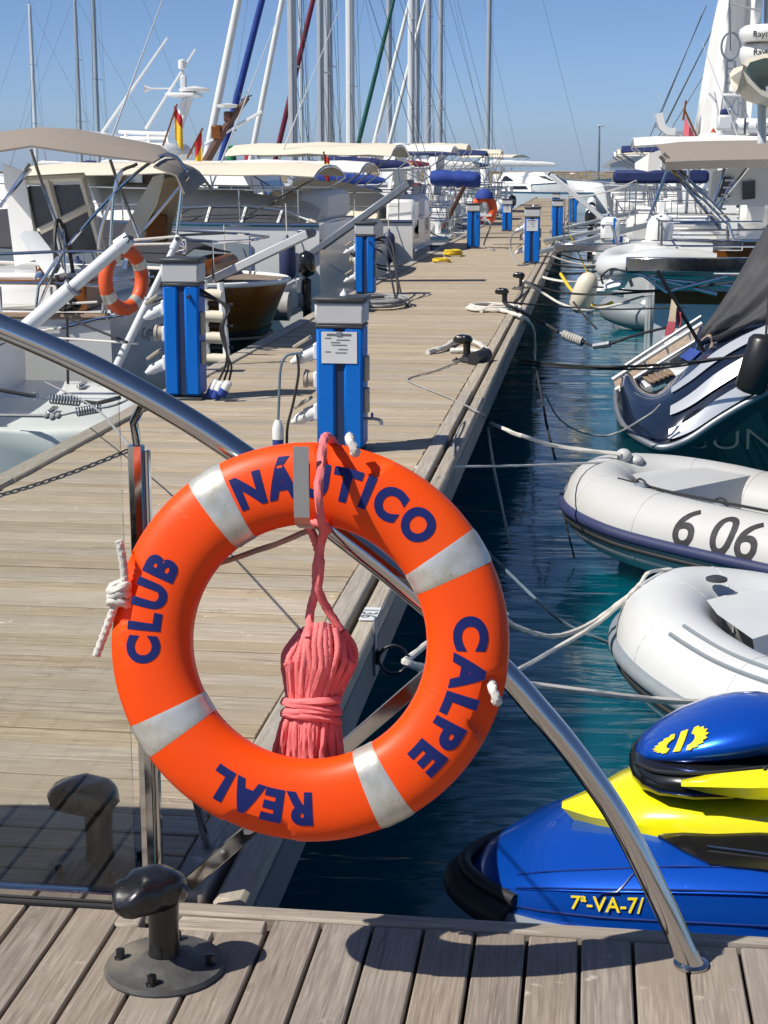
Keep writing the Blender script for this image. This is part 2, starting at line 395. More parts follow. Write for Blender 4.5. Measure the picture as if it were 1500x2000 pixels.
# cross pieces beside the bollard, then the edge beam
for a, b_ in ((-.935, -.87), (-.80, -.615)):
    MB().box(((a + b_) / 2, 2.90, -.016), (b_ - a - .006, .055, .03), .004).build('board', 'edge_wood', fd)
for a, b_ in ((-2.2, -.862), (-.858, .42), (.424, 2.0)):
    MB().box(((a + b_) / 2, 2.9615, -.048), (b_ - a, .046, .10), .006).build('edge_beam', 'edge_wood', fd)
MB().box((0, 2.935, -.40), (4.6, .05, .58)).build('quay_face', 'concrete', fd, smooth=0)

tag(MB().box((0, -20, -.10), (60, 41, .09)).build('quay_pavement', 'front_board_wood', smooth=0), kind='structure')
# ---- jetty
XL, XI, XO = -2.87, -.857, -.68
jt = MB().box(((XL + XO) / 2, 40.5, -.14), (2.0, 75, .13)).build('jetty', 'dark_plastic', smooth=0); tag(jt, kind='structure')
JP = .108; N300 = 292
pl = None
for k in range(N300):
    y = 3.045 + k * JP
    if pl is None:
        o = MB().box((0, 0, -.0175), (abs(XI - XL) - .13, JP - .0065, .035), .0025).build('plank', 'jetty_plank_wood', None, smooth=30, local=True); pl = o.data
    else:
        o = bpy.data.objects.new('plank', pl); COL.objects.link(o)
    o.parent = jt; o.location = Vector(((XL + .12 + XI) / 2 + random.uniform(-.004, .004), y, random.uniform(-.003, .0015))) - ORG[jt]
    o.rotation_euler = (random.uniform(-.008, .008), random.uniform(-.0012, .0012), random.uniform(-.0016, .0016))
mb = MB(); k = N300
while 3.045 + k * JP < 78:
    mb.box(((XL + .12 + XI) / 2, 3.045 + k * JP, -.0175 + random.uniform(-.002, .001)), (abs(XI - XL) - .13, JP - .005, .035)); k += 1
tag(mb.build('far_planks', 'jetty_plank_wood', jt, smooth=0), kind='stuff')
def beams(name, x0, x1, z0, z1, mat, seg, ch, start=3.0):
    y = start; i = 0
    while y < 78:
        L = seg[i % len(seg)]; i += 1
        MB().box(((x0 + x1) / 2, y + L / 2, (z0 + z1) / 2 + random.uniform(-.003, .003)), (x1 - x0, L - .008, z1 - z0), ch).build(name, mat, jt).rotation_euler = (0, 0, 0)
        y += L
beams('kerb_beam', -.852, -.772, -.10, .012, 'kerb_wood', (4.1, 3.6, 4.4), .008)
beams('kerb_beam', -.752, -.682, -.06, .0, 'kerb_wood', (3.3, 4.2, 3.9), .012, 3.0)
beams('fascia_board', -.748, -.684, -.20, -.064, 'fascia', (5.1, 4.7), .006)
beams('kerb_beam', XL, -2.755, -.12, .016, 'kerb_wood', (4.3, 3.9, 4.8), .008)
for y in [5.2 + 6.1 * i for i in range(12)]:
    MB().tube([(-1.55, y, -3), (-1.55, y, -.2)], .2, 14).build('pile', 'concrete', jt)
    MB().tube([(-2.4, y, -3), (-2.4, y, -.2)], .2, 14).build('pile', 'concrete', jt)

# ---- breakwater wall, quay behind, hill, lamp
wl = MB()
wl.prism([(-90, 128, ZW), (-90, 128.6, 1.02), (-90, 130.5, 1.06), (-90, 131, ZW)], (240, 0, 0))
bw = wl.build('breakwater_wall', 'ochre_wall', smooth=0); tag(bw, 'long ochre masonry breakwater wall closing the harbour', 'wall')
for i in range(46):
    MB().box((-40 + i * 2.6 + 1.3, 128.25 + .06, .55), (2.56, .16, .9), .02).build('panel', 'ochre_wall', bw, smooth=0)
MB().box((-10, 129.6, 1.09), (240, 2.0, .08), .02).build('coping', 'ochre_wall', bw, smooth=0)
sec = []
for i in range(60):
    x = 30 + i * 30; t = i / 59
    h = max(0, math.sin(min(1, t * 4.5) * math.pi * .5)) ** .9 * 150 + 16 * math.sin(i * 1.1) * t + 9 * math.sin(i * 2.7) * t
    sec.append([(x, 6000 + 400 * math.sin(i * .3), ZW - 5), (x, 6150, h * .5), (x, 6400, h * .85), (x, 6700, h), (x, 7400, h * .6), (x, 8000, ZW - 5)])
tag(MB().loft(sec).build('hill', 'hill_rock', smooth=60), kind='structure')
lp = thing('street_lamp', 'tall thin street lamp standing on the ochre breakwater', 'street lamp', PY(1168, 372, 127.0))
a = PY(1168, 372, 127.0); b_ = PY(1171, 247, 127.0)
MB().tube([a, a.lerp(b_, .6), b_], [.11, .09, .05], 8).build('pole', 'galv', lp)
MB().box(b_ + Vector((.1, 0, .05)), (.55, .2, .12), .03).build('lamp_head', 'grey_plastic', lp)
for (x, y0, y1, mt, lab) in ((452, 306, 286, 'beacon_green', 'small green harbour beacon behind the boats'), (487, 306, 292, 'beacon_red', 'small red harbour beacon right of the green one')):
    a = PY(x, 345, 120); b_ = PY(x, y0, 120); h = PY(x, y1, 120).z - b_.z
    t = thing('harbour_beacon', lab, 'beacon', (b_.x, 120, ZW))
    MB().lathe([(.42, ZW), (.38, b_.z + h * .55)], (b_.x, 120, 0), 14).build('tower', mt, t)
    MB().lathe([(.5, 0), (.5, .08), (.25, .1), (.22, h * .4), (.3, h * .42), (.02, h * .6)], (b_.x, 120, b_.z + h * .55), 12).build('lantern', mt, t)

# ============================================================ FOREGROUND
# ---- bollards (one design, copied)
def make_bollard():
    t = thing('mooring_bollard', 'x', 'bollard', (0, 0, 0), 'black mooring bollards', local=True)
    mb = MB().lathe([(.114, 0), (.116, .006), (.112, .014), (.07, .017), (.062, .024), (.045, .028), (.035, .034)], n=36); mb.build('base_plate', 'iron_plate', t, local=True)
    for a in (.6, 2.2, 3.75, 5.3):
        c = Vector((.088 * math.cos(a), .088 * math.sin(a), .013))
        MB().lathe([(.013, 0), (.013, .004), (.0095, .005), (.0095, .02), (.006, .022)], c, 6).build('bolt', 'iron', t, local=True)
    MB().lathe([(.032, .03), (.0295, .05), (.0285, .09), (.030, .13), (.036, .16)], n=24).build('stem', 'iron', t, local=True)
    secs = []
    for i in range(15):
        u = i / 14; x = -.045 + .155 * u; e = max(.02, (1 - abs(2 * u - 1) ** 3.2)) ** .5
        wy = .056 * e * (1 - .22 * u); hz = .038 * e * (1 - .10 * u); zc = .168 + .012 * math.sin(u * 2.2) - .012 * u
        secs.append([(x + .003 * math.sin(3 * a + i), wy * math.copysign(abs(math.cos(a)) ** .6, math.cos(a)) + .003 * math.sin(i * 1.7 + 2 * a), zc + hz * math.copysign(abs(math.sin(a)) ** (.55 if math.sin(a) > 0 else .9), math.sin(a)) + .0025 * math.sin(i * 1.1 + a * 3)) for a in [2 * math.pi * j / 18 for j in range(18)]])
    mb = MB().loft(secs, True); bm_head = mb.build('head', 'iron', t, 60, local=True)
    return t
bol = make_bollard()
def put_bollard(o, loc, rz, label, s=1.0):
    o.location = loc; o.rotation_euler = (0, 0, rz); o.scale = (s,) * 3; o['label'] = label; return o
put_bollard(bol, (-.772, 2.705, 0), R(235), 'black cast iron bollard bolted to the front deck beside the lifebuoy')
put_bollard(copy_tree(bol), (-1.022, 3.10, -.0), R(176), 'black bollard behind the glass gate at the start of the jetty', 1.02)
for (x, y, rz, lab) in ((-.952, 12.45, 172, 'black bollard with looped white rope and black damper on jetty edge'), (-.925, 17.4, 168, 'middle bollard on the jetty edge with a white coil at its foot'),
                        (-.86, 20.05, 172, 'farthest bollard on the jetty edge, before the blue pedestal')):
    put_bollard(copy_tree(bol), (x, y, 0), R(rz), lab, 1.0)

# ---- lifebuoy
RC = Vector((-.483, 2.69, .667)); TILT = R(10.5)
RU = Vector((math.cos(R(3)), math.sin(R(3)), 0)); RV = Vector((0, math.sin(TILT), math.cos(TILT))); RV = (RV - RU * RV.dot(RU)).normalized(); RN = RU.cross(RV)   # RN points at the viewer
RMID, RA, RB = .2845, .0735, .050
NOTCH = [(R(166), .042, R(13)), (R(77), .040, R(12)), (R(-17), .042, R(12)), (R(256), .040, R(12))]
def ring_pt(th, r, nn): return RC + RU * (r * math.cos(th)) + RV * (r * math.sin(th)) + RN * nn
def ring_sec(th, ph, off=0):
    c, s_ = math.cos(ph), math.sin(ph); e = .82
    r = RMID + (RA + off) * math.copysign(abs(c) ** e, c); q = (RB + off) * math.copysign(abs(s_) ** e, s_)
    if not off:
        for (tc, dp, hw) in NOTCH:
            d = abs((th - tc + math.pi) % (2 * math.pi) - math.pi)
            if d < hw:
                wv = min(1, (1 - d / hw) * 2.6); wv = wv * wv * (3 - 2 * wv)
                fr_ = min(1, max(0, (s_ - .02) / .38)); fr_ = fr_ * fr_ * (3 - 2 * fr_); lim = RMID + RA - dp * wv * fr_; r = min(r, lim)
    return r, q
t = thing('lifebuoy', 'orange ring lifebuoy with navy lettering and silver bands hung on the handrail', 'lifebuoy', RC - RV * .36)
NT, NP = 300, 48; vs = []
for i in range(NT):
    th = 2 * math.pi * i / NT
    for j in range(NP):
        r, q = ring_sec(th, 2 * math.pi * j / NP); vs.append(ring_pt(th, r, q))
fs = [(i * NP + j, i * NP + (j + 1) % NP, ((i + 1) % NT) * NP + (j + 1) % NP, ((i + 1) % NT) * NP + j) for i in range(NT) for j in range(NP)]
ring_o = MB().add(vs, fs).build('ring', 'orange', t, 62)
for tc in (R(122.5), R(30.5), R(211.5), R(298)):
    secs = []
    for i in range(9):
        th = tc + R(5.3) * (i / 4 - 1); o_ = .0016 if 0 < i < 8 else .0002
        secs.append([ring_pt(th, *ring_sec(th, 2 * math.pi * j / 40, o_)) for j in range(40)])
    MB().loft(secs, True, False).build('reflective_band', 'reflective_tape', ring_o, 50)
def ring_front(r):
    u = min(.999, abs(r - RMID) / RA); e = .82
    return RB * math.sqrt(max(0, 1 - u ** (2 / e))) ** e
def word(txt, a0, a1, size):
    rt = .292; mid = (a0 + a1) / 2; span = abs(a0 - a1) * rt
    v0, _ = lettering(txt, size, .0042, None, 1.0, 1.24); wd = max(p.x for p in v0) - min(p.x for p in v0)
    cx = (max(p.x for p in v0) + min(p.x for p in v0)) / 2; xs = span / (wd + .010)
    capm = size * .36
    def fn(x, y):
        th = mid - (x - cx * xs) / rt; r = rt + (y - capm) * 1.0
        return ring_pt(th, r, ring_front(r) + .0009)
    print_on(txt, size, 'print_navy', ring_o, fn, bold=.0042, step=.006, xs=xs, sp=1.24)
word('REAL', R(274), R(234), .076); word('CLUB', R(188.5), R(148), .076); word('NÁUTICO', R(117), R(41), .076); word('CALPE', R(12.5), R(-47), .076)
# grab rope: round the back through the notches, knotted at the left
def grab(a0, a1, dpt=.03, rr=.0068):
    pts = []
    for i in range(25):
        u = i / 24; th = a0 + (a1 - a0) * u; pts.append(ring_pt(th, RMID + RA - .022 - .018 * math.sin(math.pi * u), -.030 - .028 * math.sin(math.pi * u)))
    MB().tube(pts, rr, 9, lobes=3, pitch=.05).build('grab_rope', 'white_rope', t)
for a0, a1 in ((166, 256), (256, 343), (-17, 77), (77, 166)): grab(R(a0), R(a1))
def rope_bit(pts, rr=.0072, name='rope_end', mat='white_rope', nn=8):
    return MB().tube(curve(pts, 8), rr, 10, lobes=3, pitch=.045).build(name, mat, t)
K = lambda x, y, d=.0: PY(x, y, 2.665 - d)
rope_bit([K(232, 1056), K(238, 1085), K(243, 1125), K(240, 1150)]); rope_bit([K(226, 1180), K(216, 1205), K(203, 1240), K(188, 1280)])
for a in range(3):
    c = K(232, 1148 + a * 14); pts = [c + Vector((.016 * math.cos(u), .012 * math.sin(u), .006 * math.sin(u * 1.3 + a))) for u in [k * .5 for k in range(14)]]
    MB().tube(pts, .0082, 9, lobes=3, pitch=.05).build('knot', 'white_rope', t)
for (x, y, dx, dy) in ((685, 868, 12, 14), (963, 1352, 10, 16), (500, 1616, -18, 4)):
    c = PY(x, y, 2.70 if y < 1000 else 2.645)
    MB().tube(curve([c + Vector((-.004 * dx / 10, .02, .01)), c + Vector((0, -.004, .006)), c + Vector((.0008 * dx, -.008, -.0008 * dy)), c + Vector((.0004 * dx, .012, -.0012 * dy))], 6), .008, 9, lobes=3, pitch=.04).build('knot', 'white_rope', t)

# ---- handrail with post, brace and hook
hr = thing('handrail', 'curved polished stainless handrail rising from the deck behind the lifebuoy', 'railing', (.227, 2.848, 0))
RY = 2.848
rp = [PY(x, y, RY) for x, y in ((1352, 1888), (1285, 1745), (1205, 1592), (1120, 1470), (1050, 1385), (985, 1312), (905, 1240), (820, 1166), (740, 1100), (650, 1030), (560, 955), (470, 888), (380, 828), (285, 772), (190, 722), (100, 680), (0, 638), (-120, 592))] + [Vector((-1.55, RY, 1.315)), Vector((-1.95, RY, 1.33)), Vector((-2.3, RY, 1.24)), Vector((-2.48, RY, .95)), Vector((-2.52, RY, .5)), Vector((-2.52, RY, 0))]
MB().tube(curve(rp, 6), .0235, 20).build('rail_tube', 'stainless', hr, 60)
MB().lathe([(.034, 0), (.034, .004), (.027, .006)], (.227, 2.848, .001), 20).build('foot_flange', 'stainless', hr)
PXc, PYc = -.872, 2.968
MB().tube([(PXc, PYc, -.005), (PXc, PYc, .968)], .0175, 8).build('post', 'stainless', hr, 30)
MB().tube([(-2.46, PYc + .01, -.005), (-2.46, PYc + .01, .968)], .0175, 8).build('post', 'stainless', hr, 30)
MB().box((PXc + .021, PYc + .006, .48), (.008, .020, .955), .002).build('post_channel', 'stainless', hr)
MB().tube([(PXc + .004, PYc, .96), (PXc + .006, PYc - .03, 1.02), PY(285, 778, RY)], .0085, 10).build('post_rod', 'stainless', hr)
bp = [PY(365, 1729, 2.97), PY(985, 1190, 2.90)]
d = (bp[1] - bp[0]).normalized(); bm_ = Matrix((d, Vector((0, 1, 0)), d.cross(Vector((0, 1, 0))))).transposed()
MB().box((bp[0] + bp[1]) / 2, ((bp[1] - bp[0]).length, .010, .030), .002, bm_).build('brace_bar', 'stainless', hr)
MB().tube([PZ(405, 1658, 0), PY(383, 1560, 3.02), PY(372, 1500, 2.96)], .009, 10).build('strut', 'stainless', hr)
# J-hook that carries the ring: strap from the rail, under the ring, up in front
hk = [PY(622, 1010, RY - .015), PY(616, 1030, RY - .06), PY(600, 1030, 2.66), PY(591, 1022, 2.625), PY(590, 1010, 2.615), PY(588, 940, 2.623), PY(588, 872, 2.632)]
secs = []
for i, p in enumerate(hk):
    q = hk[min(i + 1, len(hk) - 1)] - hk[max(i - 1, 0)]; sd = Vector((1, 0, 0)); nn = q.cross(sd).normalized()
    secs.append([p + sd * (s1 * .0135) + nn * (s2 * .002) for s1, s2 in ((-1, -1), (1, -1), (1, 1), (-1, 1))])
MB().loft(secs, True).build('hook', 'brass_plate', hr)

# ---- glass gate
gt = thing('glass_gate', 'clear glass gate panel with steel bottom rail left of the post', 'gate', (-1.5, 2.955, .02))
MB().box((-1.70, 2.957, .545), (1.60, .010, 1.03), .001).build('glass_pane', 'gate_glass', gt, 0)
MB().box((-1.70, 2.957, .016), (1.62, .026, .026), .003).build('bottom_rail', 'stainless', gt)
MB().box((-1.70, 2.935, .004), (1.62, .012, .006), .001).build('seal', 'rubber', gt)
# ---- chain from the post to the left
ch = thing('chain', 'dark steel chain stretched from the gate post to the left', 'chain', (PXc, PYc, 0))
a = Vector((PXc - .02, PYc + .014, .955)); b_ = Vector((-2.45, PYc + .02, .95)); pts = sag(a, b_, .17, 96)
for i in range(96):
    c = (pts[i] + pts[i + 1]) / 2; d = (pts[i + 1] - pts[i]); L = d.length * .66; d.normalize(); s1 = d.cross(Vector((0, 0, 1))).normalized(); s2 = d.cross(s1)
    sd = (s1 + s2).normalized() if i % 2 else (s1 - s2).normalized()
    lp_ = [c + d * (L * math.cos(u)) + sd * (.0042 * math.sin(u)) for u in [k * math.pi / 5 for k in range(11)]]
    MB().tube(lp_, .0019, 5, cap=False).build('link', 'galv', ch)

# ---- pink throw line
tl = thing('throw_line', 'bundle of pink floating rope hanging inside the lifebuoy', 'rope', PY(612, 1480, 2.77))
def prope(pts, rr=.0078, n=8, name='strand', mat='pink_rope'):
    return MB().tube(curve(pts, n), rr, 12, lobes=4, pitch=.03, amp=.13).build(name, mat, tl)
Q = lambda x, y, Y=2.76: PY(x, y, Y)
prope([Q(655, 868, 2.78), Q(640, 853, 2.735), Q(632, 862, 2.69), Q(627, 905, 2.650), Q(622, 960, 2.622), Q(627, 1015, 2.64), Q(632, 1032, 2.70), Q(628, 1060, 2.74), Q(618, 1110, 2.75), Q(617, 1150, 2.755), Q(606, 1195), Q(603, 1245, 2.735)], name='hanger')
prope([Q(606, 1033, 2.74), Q(618, 1062, 2.75), Q(626, 1100, 2.745), Q(622, 1150, 2.75), Q(640, 1190, 2.765), Q(665, 1230, 2.77)], name='hanger')
prope([Q(600, 1030, 2.70), Q(615, 1022, 2.69), Q(635, 1026, 2.69), Q(640, 1036, 2.74)], .0075, name='hanger')
rs = random.Random(3)
for i in range(17):
    u = i / 16; x1 = 562 + 126 * u; xw = 562 + 92 * u; xb = 540 + 126 * u; xt = 578 + 100 * u
    bul = 16 * math.sin(math.pi * u); Y0 = 2.765 - .034 * math.sin(math.pi * u) + rs.uniform(-.007, .007)
    yt = 1268 - 52 * math.sin(math.pi * (.08 + .84 * u))
    prope([Q(xt + rs.uniform(-3, 3), yt, Y0 + .012), Q(x1 - 2 + rs.uniform(-7, 7), yt + 40, Y0 - .004), Q(x1 + rs.uniform(-4, 4), 1300, Y0 - .008), Q(xw + 4, 1352, Y0), Q(xw + rs.uniform(-3, 3), 1388, Y0 + .006), Q(xb * .6 + xw * .4, 1425, Y0 - .002), Q(xb + rs.uniform(-9, 9), 1492, Y0 - .004)], .0064)
for i in range(11):
    u = i / 10; x1 = 556 + 136 * u; xw = 566 + 88 * u; xb = 538 + 128 * u
    prope([Q(590 + 80 * u, 1232 - 12 * math.sin(math.pi * u), 2.79), Q(x1, 1285, 2.795), Q(xw, 1385, 2.785), Q(xb, 1490, 2.79)], .0074)
for i in range(4):
    pts = []; 
    for k in range(21):
        a = 2 * math.pi * k / 20; pts.append(Q(608 + 53 * math.cos(a), 1368 + i * 11.5 + 3 * math.sin(a * 1 + i) + (6 if i % 2 else -2) * math.cos(a), 2.768 - .040 * math.sin(a)))
    MB().tube(pts, .0076, 10, cap=False, lobes=3, pitch=.04, amp=.14).build('wrap', 'pink_rope', tl)
co = thing('tie_cord', 'thin pinkish cord tied from ring to hook across the hole', 'rope', PY(420, 1095, 2.79))
MB().tube(sag(PY(402, 1106, 2.775), PY(604, 1036, 2.75), .004), .0052, 9, lobes=3, pitch=.04).build('cord', 'tan_rope', co)

# ---- berth sign 136 with mooring ring
sg = thing('berth_sign', 'white berth number plate 136 on jetty kerb', 'sign', (-.72, 5.13, 0))
c = PZ(718, 1200, .004); sx, sy = .058, .105
MB().box((-.716, c.y, .006), (sx, .155, .004), .001).build('plate', 'paper', sg)
print_on('136', .075, 'ink', sg, lambda x, y: Vector((-.716 + (y - .027) , c.y - x, .0088)), bold=.001)
mr = thing('mooring_ring', 'iron mooring ring with strap on jetty face beside plate 136', 'ring', (-.68, 4.9, -.2))
yb = PX(733, 1290, -.676).y; 
MB().box((-.679, yb + .02, -.062), (.008, .03, .20), .002).build('strap', 'galv', mr)
zr = PX(740, 1292, -.66).z
MB().box((-.672, yb + .02, zr), (.02, .03, .05), .004).build('bracket', 'iron', mr)
MB().tube([Vector((-.615 + .048 * math.cos(a), yb + .0 + .01 * math.sin(a), zr + .045 * math.sin(a))) for a in [k * math.pi / 12 for k in range(25)]], .0062, 8, cap=False).build('ring', 'iron', mr)
ringp = Vector((-.57, yb, zr))

# ---- service pedestals
def make_pedestal(loc, s, label, sheet=False, sockets=True, pin=False, gname='blue service pedestals along the jetty', tap=False):
    t = thing('service_pedestal', label, 'pedestal', loc, gname); X, Y, Z = loc; W = .235 * s; D = .20; h = .74
    zs = .9 if s == 1 else .9
    def B(name, c, d, mat, chf=.006, par=None): return MB().box((X + c[0], Y + c[1], Z + c[2]), d, chf).build(name, mat, par or t)
    B('foot', (0, 0, .01), (W + .03, D + .03, .02), 'dark_plastic')
    for sx in (-1, 1): B('column', (sx * (W / 4 + .011), 0, h / 2 + .02), (W / 2 - .022, D, h - .02), 'blue_paint', .014)
    B('groove', (0, 0, h / 2 + .02), (.05, D - .03, h - .025), 'groove', 0)
    B('collar', (0, 0, h + .012), (W + .006, D + .006, .02), 'dark_plastic', .005)
    B('lamp_box', (0, 0, h + .088), (W + .012, D + .01, .13), 'grey_plastic', .012)
    B('lid', (0, 0, h + .168), (W + .035, D + .035, .03), 'dark_plastic', .01)
    if sheet:
        no_ = B('notice', (.0, -D / 2 - .003, h - .11), (W * .76, .003, .185), 'paper', 0)
        for k, (wd, zz, xx) in enumerate(((.13, -.055, 0), (.07, -.085, .02), (.05, -.10, -.02), (.08, -.115, .0), (.035, -.075, -.06), (.05, -.14, .02), (.06, -.16, .01), (.03, -.155, -.06))):
            B('print_line', (xx, -D / 2 - .0055, h + zz + .02 - .0), (wd, .001, .005 if k else .012), 'ink', 0, no_)
        B('clip', (.0, -D / 2 - .006, h - .03), (.03, .006, .025), 'galv', .001)
        MB().lathe([(.022, 0), (.02, .012), (.008, .026), (.002, .04)], (X + .01, Y, Z + h + .184), 12).build('knob', 'white_plastic', t)
    if pin:
        MB().tube([(X + .06, Y - D / 2, Z + h - .06), (X + .06, Y - D / 2 - .03, Z + h - .065)], .012, 8).build('knob', 'dark_plastic', t)
    if sockets:
        for k, zz in enumerate((.60, .43, .24)):
            c = Vector((X - W / 2 - .012, Y - .02, Z + zz)); sb = B('socket_base', (-W / 2 - .008, -.02, zz), (.03, .10, .10), 'white_plastic', .008)
            rt = rot_to((-1, 0, -.55 if k != 1 else .05))
            MB().lathe([(.046, 0), (.046, .045), (.054, .047), (.054, .065), (.0, .067)] if k == 1 else [(.042, 0), (.044, .06), (.034, .066), (.034, .11), (.018, .14), (.014, .155)], c, 16, rt).build('plug' if k != 1 else 'socket_cover', 'white_plastic' if k != 1 else 'beige_plastic', sb)
            if k != 1: MB().box(c + Vector((-.075, 0, .05)), (.105, .095, .022), .005, Matrix.Rotation(-.6, 3, 'Y')).build('socket_lid', 'beige_plastic', sb)
        for zz in (.50, .31):
            B('meter_box', (W / 2 + .012, -.03, zz), (.022, .07, .15), 'beige_plastic', .004)
        if tap:
            MB().tube(curve([(X + W / 2, Y - .03, Z + .2), (X + W / 2 + .05, Y - .03, Z + .2), (X + W / 2 + .085, Y - .03, Z + .19), (X + W / 2 + .09, Y - .03, Z + .165)], 5), .01, 8).build('tap', 'galv', t)
            B('tap_handle', (W / 2 + .04, -.03, .215), (.012, .012, .045), 'blue_canvas', .003)
    return t
make_pedestal((-1.305, 8.36, 0), 1.06, 'nearest blue service pedestal with white notice behind the lifebuoy', True, True, tap=True).scale = (1, 1, .9)
make_pedestal((-2.633, 10.18, 0), 1.0, 'blue service pedestal at the left beside hanging plug connectors', False, True, True)
make_pedestal((-2.66, 18.9, 0), .96, 'blue service pedestal beside the coiled grey hose', False, True, True).scale = (1, 1, .93)
make_pedestal((-.93, 25.35, 0), 1.0, 'blue service pedestal with notice at the right edge of the jetty', True, True).scale = (1, 1, .96)
make_pedestal((-2.20, 30.1, 0), 1.0, 'blue service pedestal left of the orange horseshoe float', False, False, True).scale = (1, 1, .9)
make_pedestal((-.74, 34.7, 0), .95, 'plain blue pedestal on the right just before the far moored boats', False, False).scale = (1, 1, .88)
make_pedestal((-2.0, 38.2, 0), .98, 'small far blue pedestal with notice left of the walkway', True, False).scale = (1, 1, .82)
make_pedestal((-.54, 44.5, 0), .95, 'far blue pedestal standing behind the right-hand pedestals', False, False).scale = (1, 1, .86)
make_pedestal((-1.05, 46.5, 0), .95, 'distant blue pedestal in the middle of the walkway end', False, False).scale = (1, 1, .82)

# ============================================================ BOATS
def hull_fn(L, B, fs, fb, tw=.82, rake=.5, full=.42, rnd_=0):
    def hb(t):
        if rnd_ and t < .5: return B / 2 * max(.02, math.sqrt(1 - (1 - min(1, t / rnd_)) ** 2))
        q = tw + (1 - tw) * math.sin(min(1, t / full) * math.pi / 2) if t < full else 1 - ((t - full) / (1 - full)) ** 2.3
        return B / 2 * max(.015, q)
    def sh(t): return fs + (fb - fs) * t * t
    def pt(t, u, side):
        """u: 1 at the sheer, 0 at the water, below 0 under it"""
        z = sh(t) * u if u >= 0 else u; h = hb(t) * (.93 + .07 * max(0, u) ** .6 if u >= 0 else .93 * (1 + u * 1.3))
        return Vector((t * L + rake * max(u, -.3) * t ** 4 + ((1 - u) * .55 * (1 - t) ** 8 if rnd_ else 0), side * h, z))
    return hb, sh, pt
def add_hull(t, L, B, fs, fb, mat='gelcoat', tw=.82, rake=.5, stripe=None, boot='antifoul', deckmat='gelcoat', rub=None, full=.42, rnd_=0):
    hb, sh, pt0 = hull_fn(L, B, fs, fb, tw, rake, full, rnd_); N = 18 if not rnd_ else 36
    pt = pt0 if not rnd_ else (lambda t_, u, sd_: pt0(t_, u, sd_))
    SP = (lambda i: i / N) if not rnd_ else (lambda i: (i / N) ** 2.2)
    us = [1, .8, .55, .3, .1, 0]
    def shell(us_, name, mt, off=0):
        secs = []
        for i in range(N + 1):
            q = SP(i); secs.append([pt(q, u, 1) + Vector((0, off, 0)) for u in us_] + [pt(q, u, -1) - Vector((0, off, 0)) for u in us_[::-1]])
        return MB().loft(secs, False, True).build(name, mt, t, 45)
    shell(us, 'hull', mat); shell([-.002, -.25, -.42], 'bottom', boot)
    if stripe: 
        for sd in (1, -1):
            rows = [[pt(SP(i), u, sd) + Vector((0, sd * .006, 0)) for u in (.86, .74)] for i in range(N + 1)]; MB().sheet(rows, .006).build('stripe', stripe, t)
    rows = []
    for i in range(N + 1):
        q = SP(i); rows.append([Vector((pt(q, 1, 1).x, hb(q) * k, sh(q) - .015 + .04 * (1 - k * k))) for k in (-.985, -.5, 0, .5, .985)])
    MB().sheet(rows, .02).build('deck', deckmat, t, 50)
    for sd in (1, -1):
        MB().tube([pt(SP(i), 1, sd) for i in range(N + 1)], .028, 7).build('rub_rail', rub or ('stainless' if mat != 'hull_wood' else 'gelcoat'), t)
    return hb, sh, pt
def rails(t, L, hb, sh, t0=.02, t1=.97, h=.6, n=7, r=.011, inset=.93, mat='stainless'):
    for sd in (1, -1):
        base = []
        for i in range(n + 1):
            q = t0 + (t1 - t0) * i / n; base.append(Vector((q * L, sd * hb(q) * inset, sh(q))))
        for b_ in base: MB().tube([b_, b_ + Vector((0, 0, h))], r, 6).build('stanchion', mat, t)
        for hh in (1, .52): MB().tube([b_ + Vector((0, 0, h * hh)) for b_ in base], r * (1 if hh == 1 else .6), 6).build('guard_rail', mat, t)
def pushpit(t, hb, sh, h=.62, x1=1.2, r=.013):
    w = hb(0) * .93; z = sh(0)
    for hh in (h, h * .55):
        MB().tube([(x1, -w, z + hh), (.12, -w, z + hh), (.04, -w * .8, z + hh), (.04, w * .8, z + hh), (.12, w, z + hh), (x1, w, z + hh)], r, 7).build('stern_rail', 'stainless', t)
    for y in (-w, -w * .4, w * .4, w): MB().tube([(.06, y * .97, z), (.06, y * .97, z + h)], r, 6).build('stanchion', 'stainless', t)
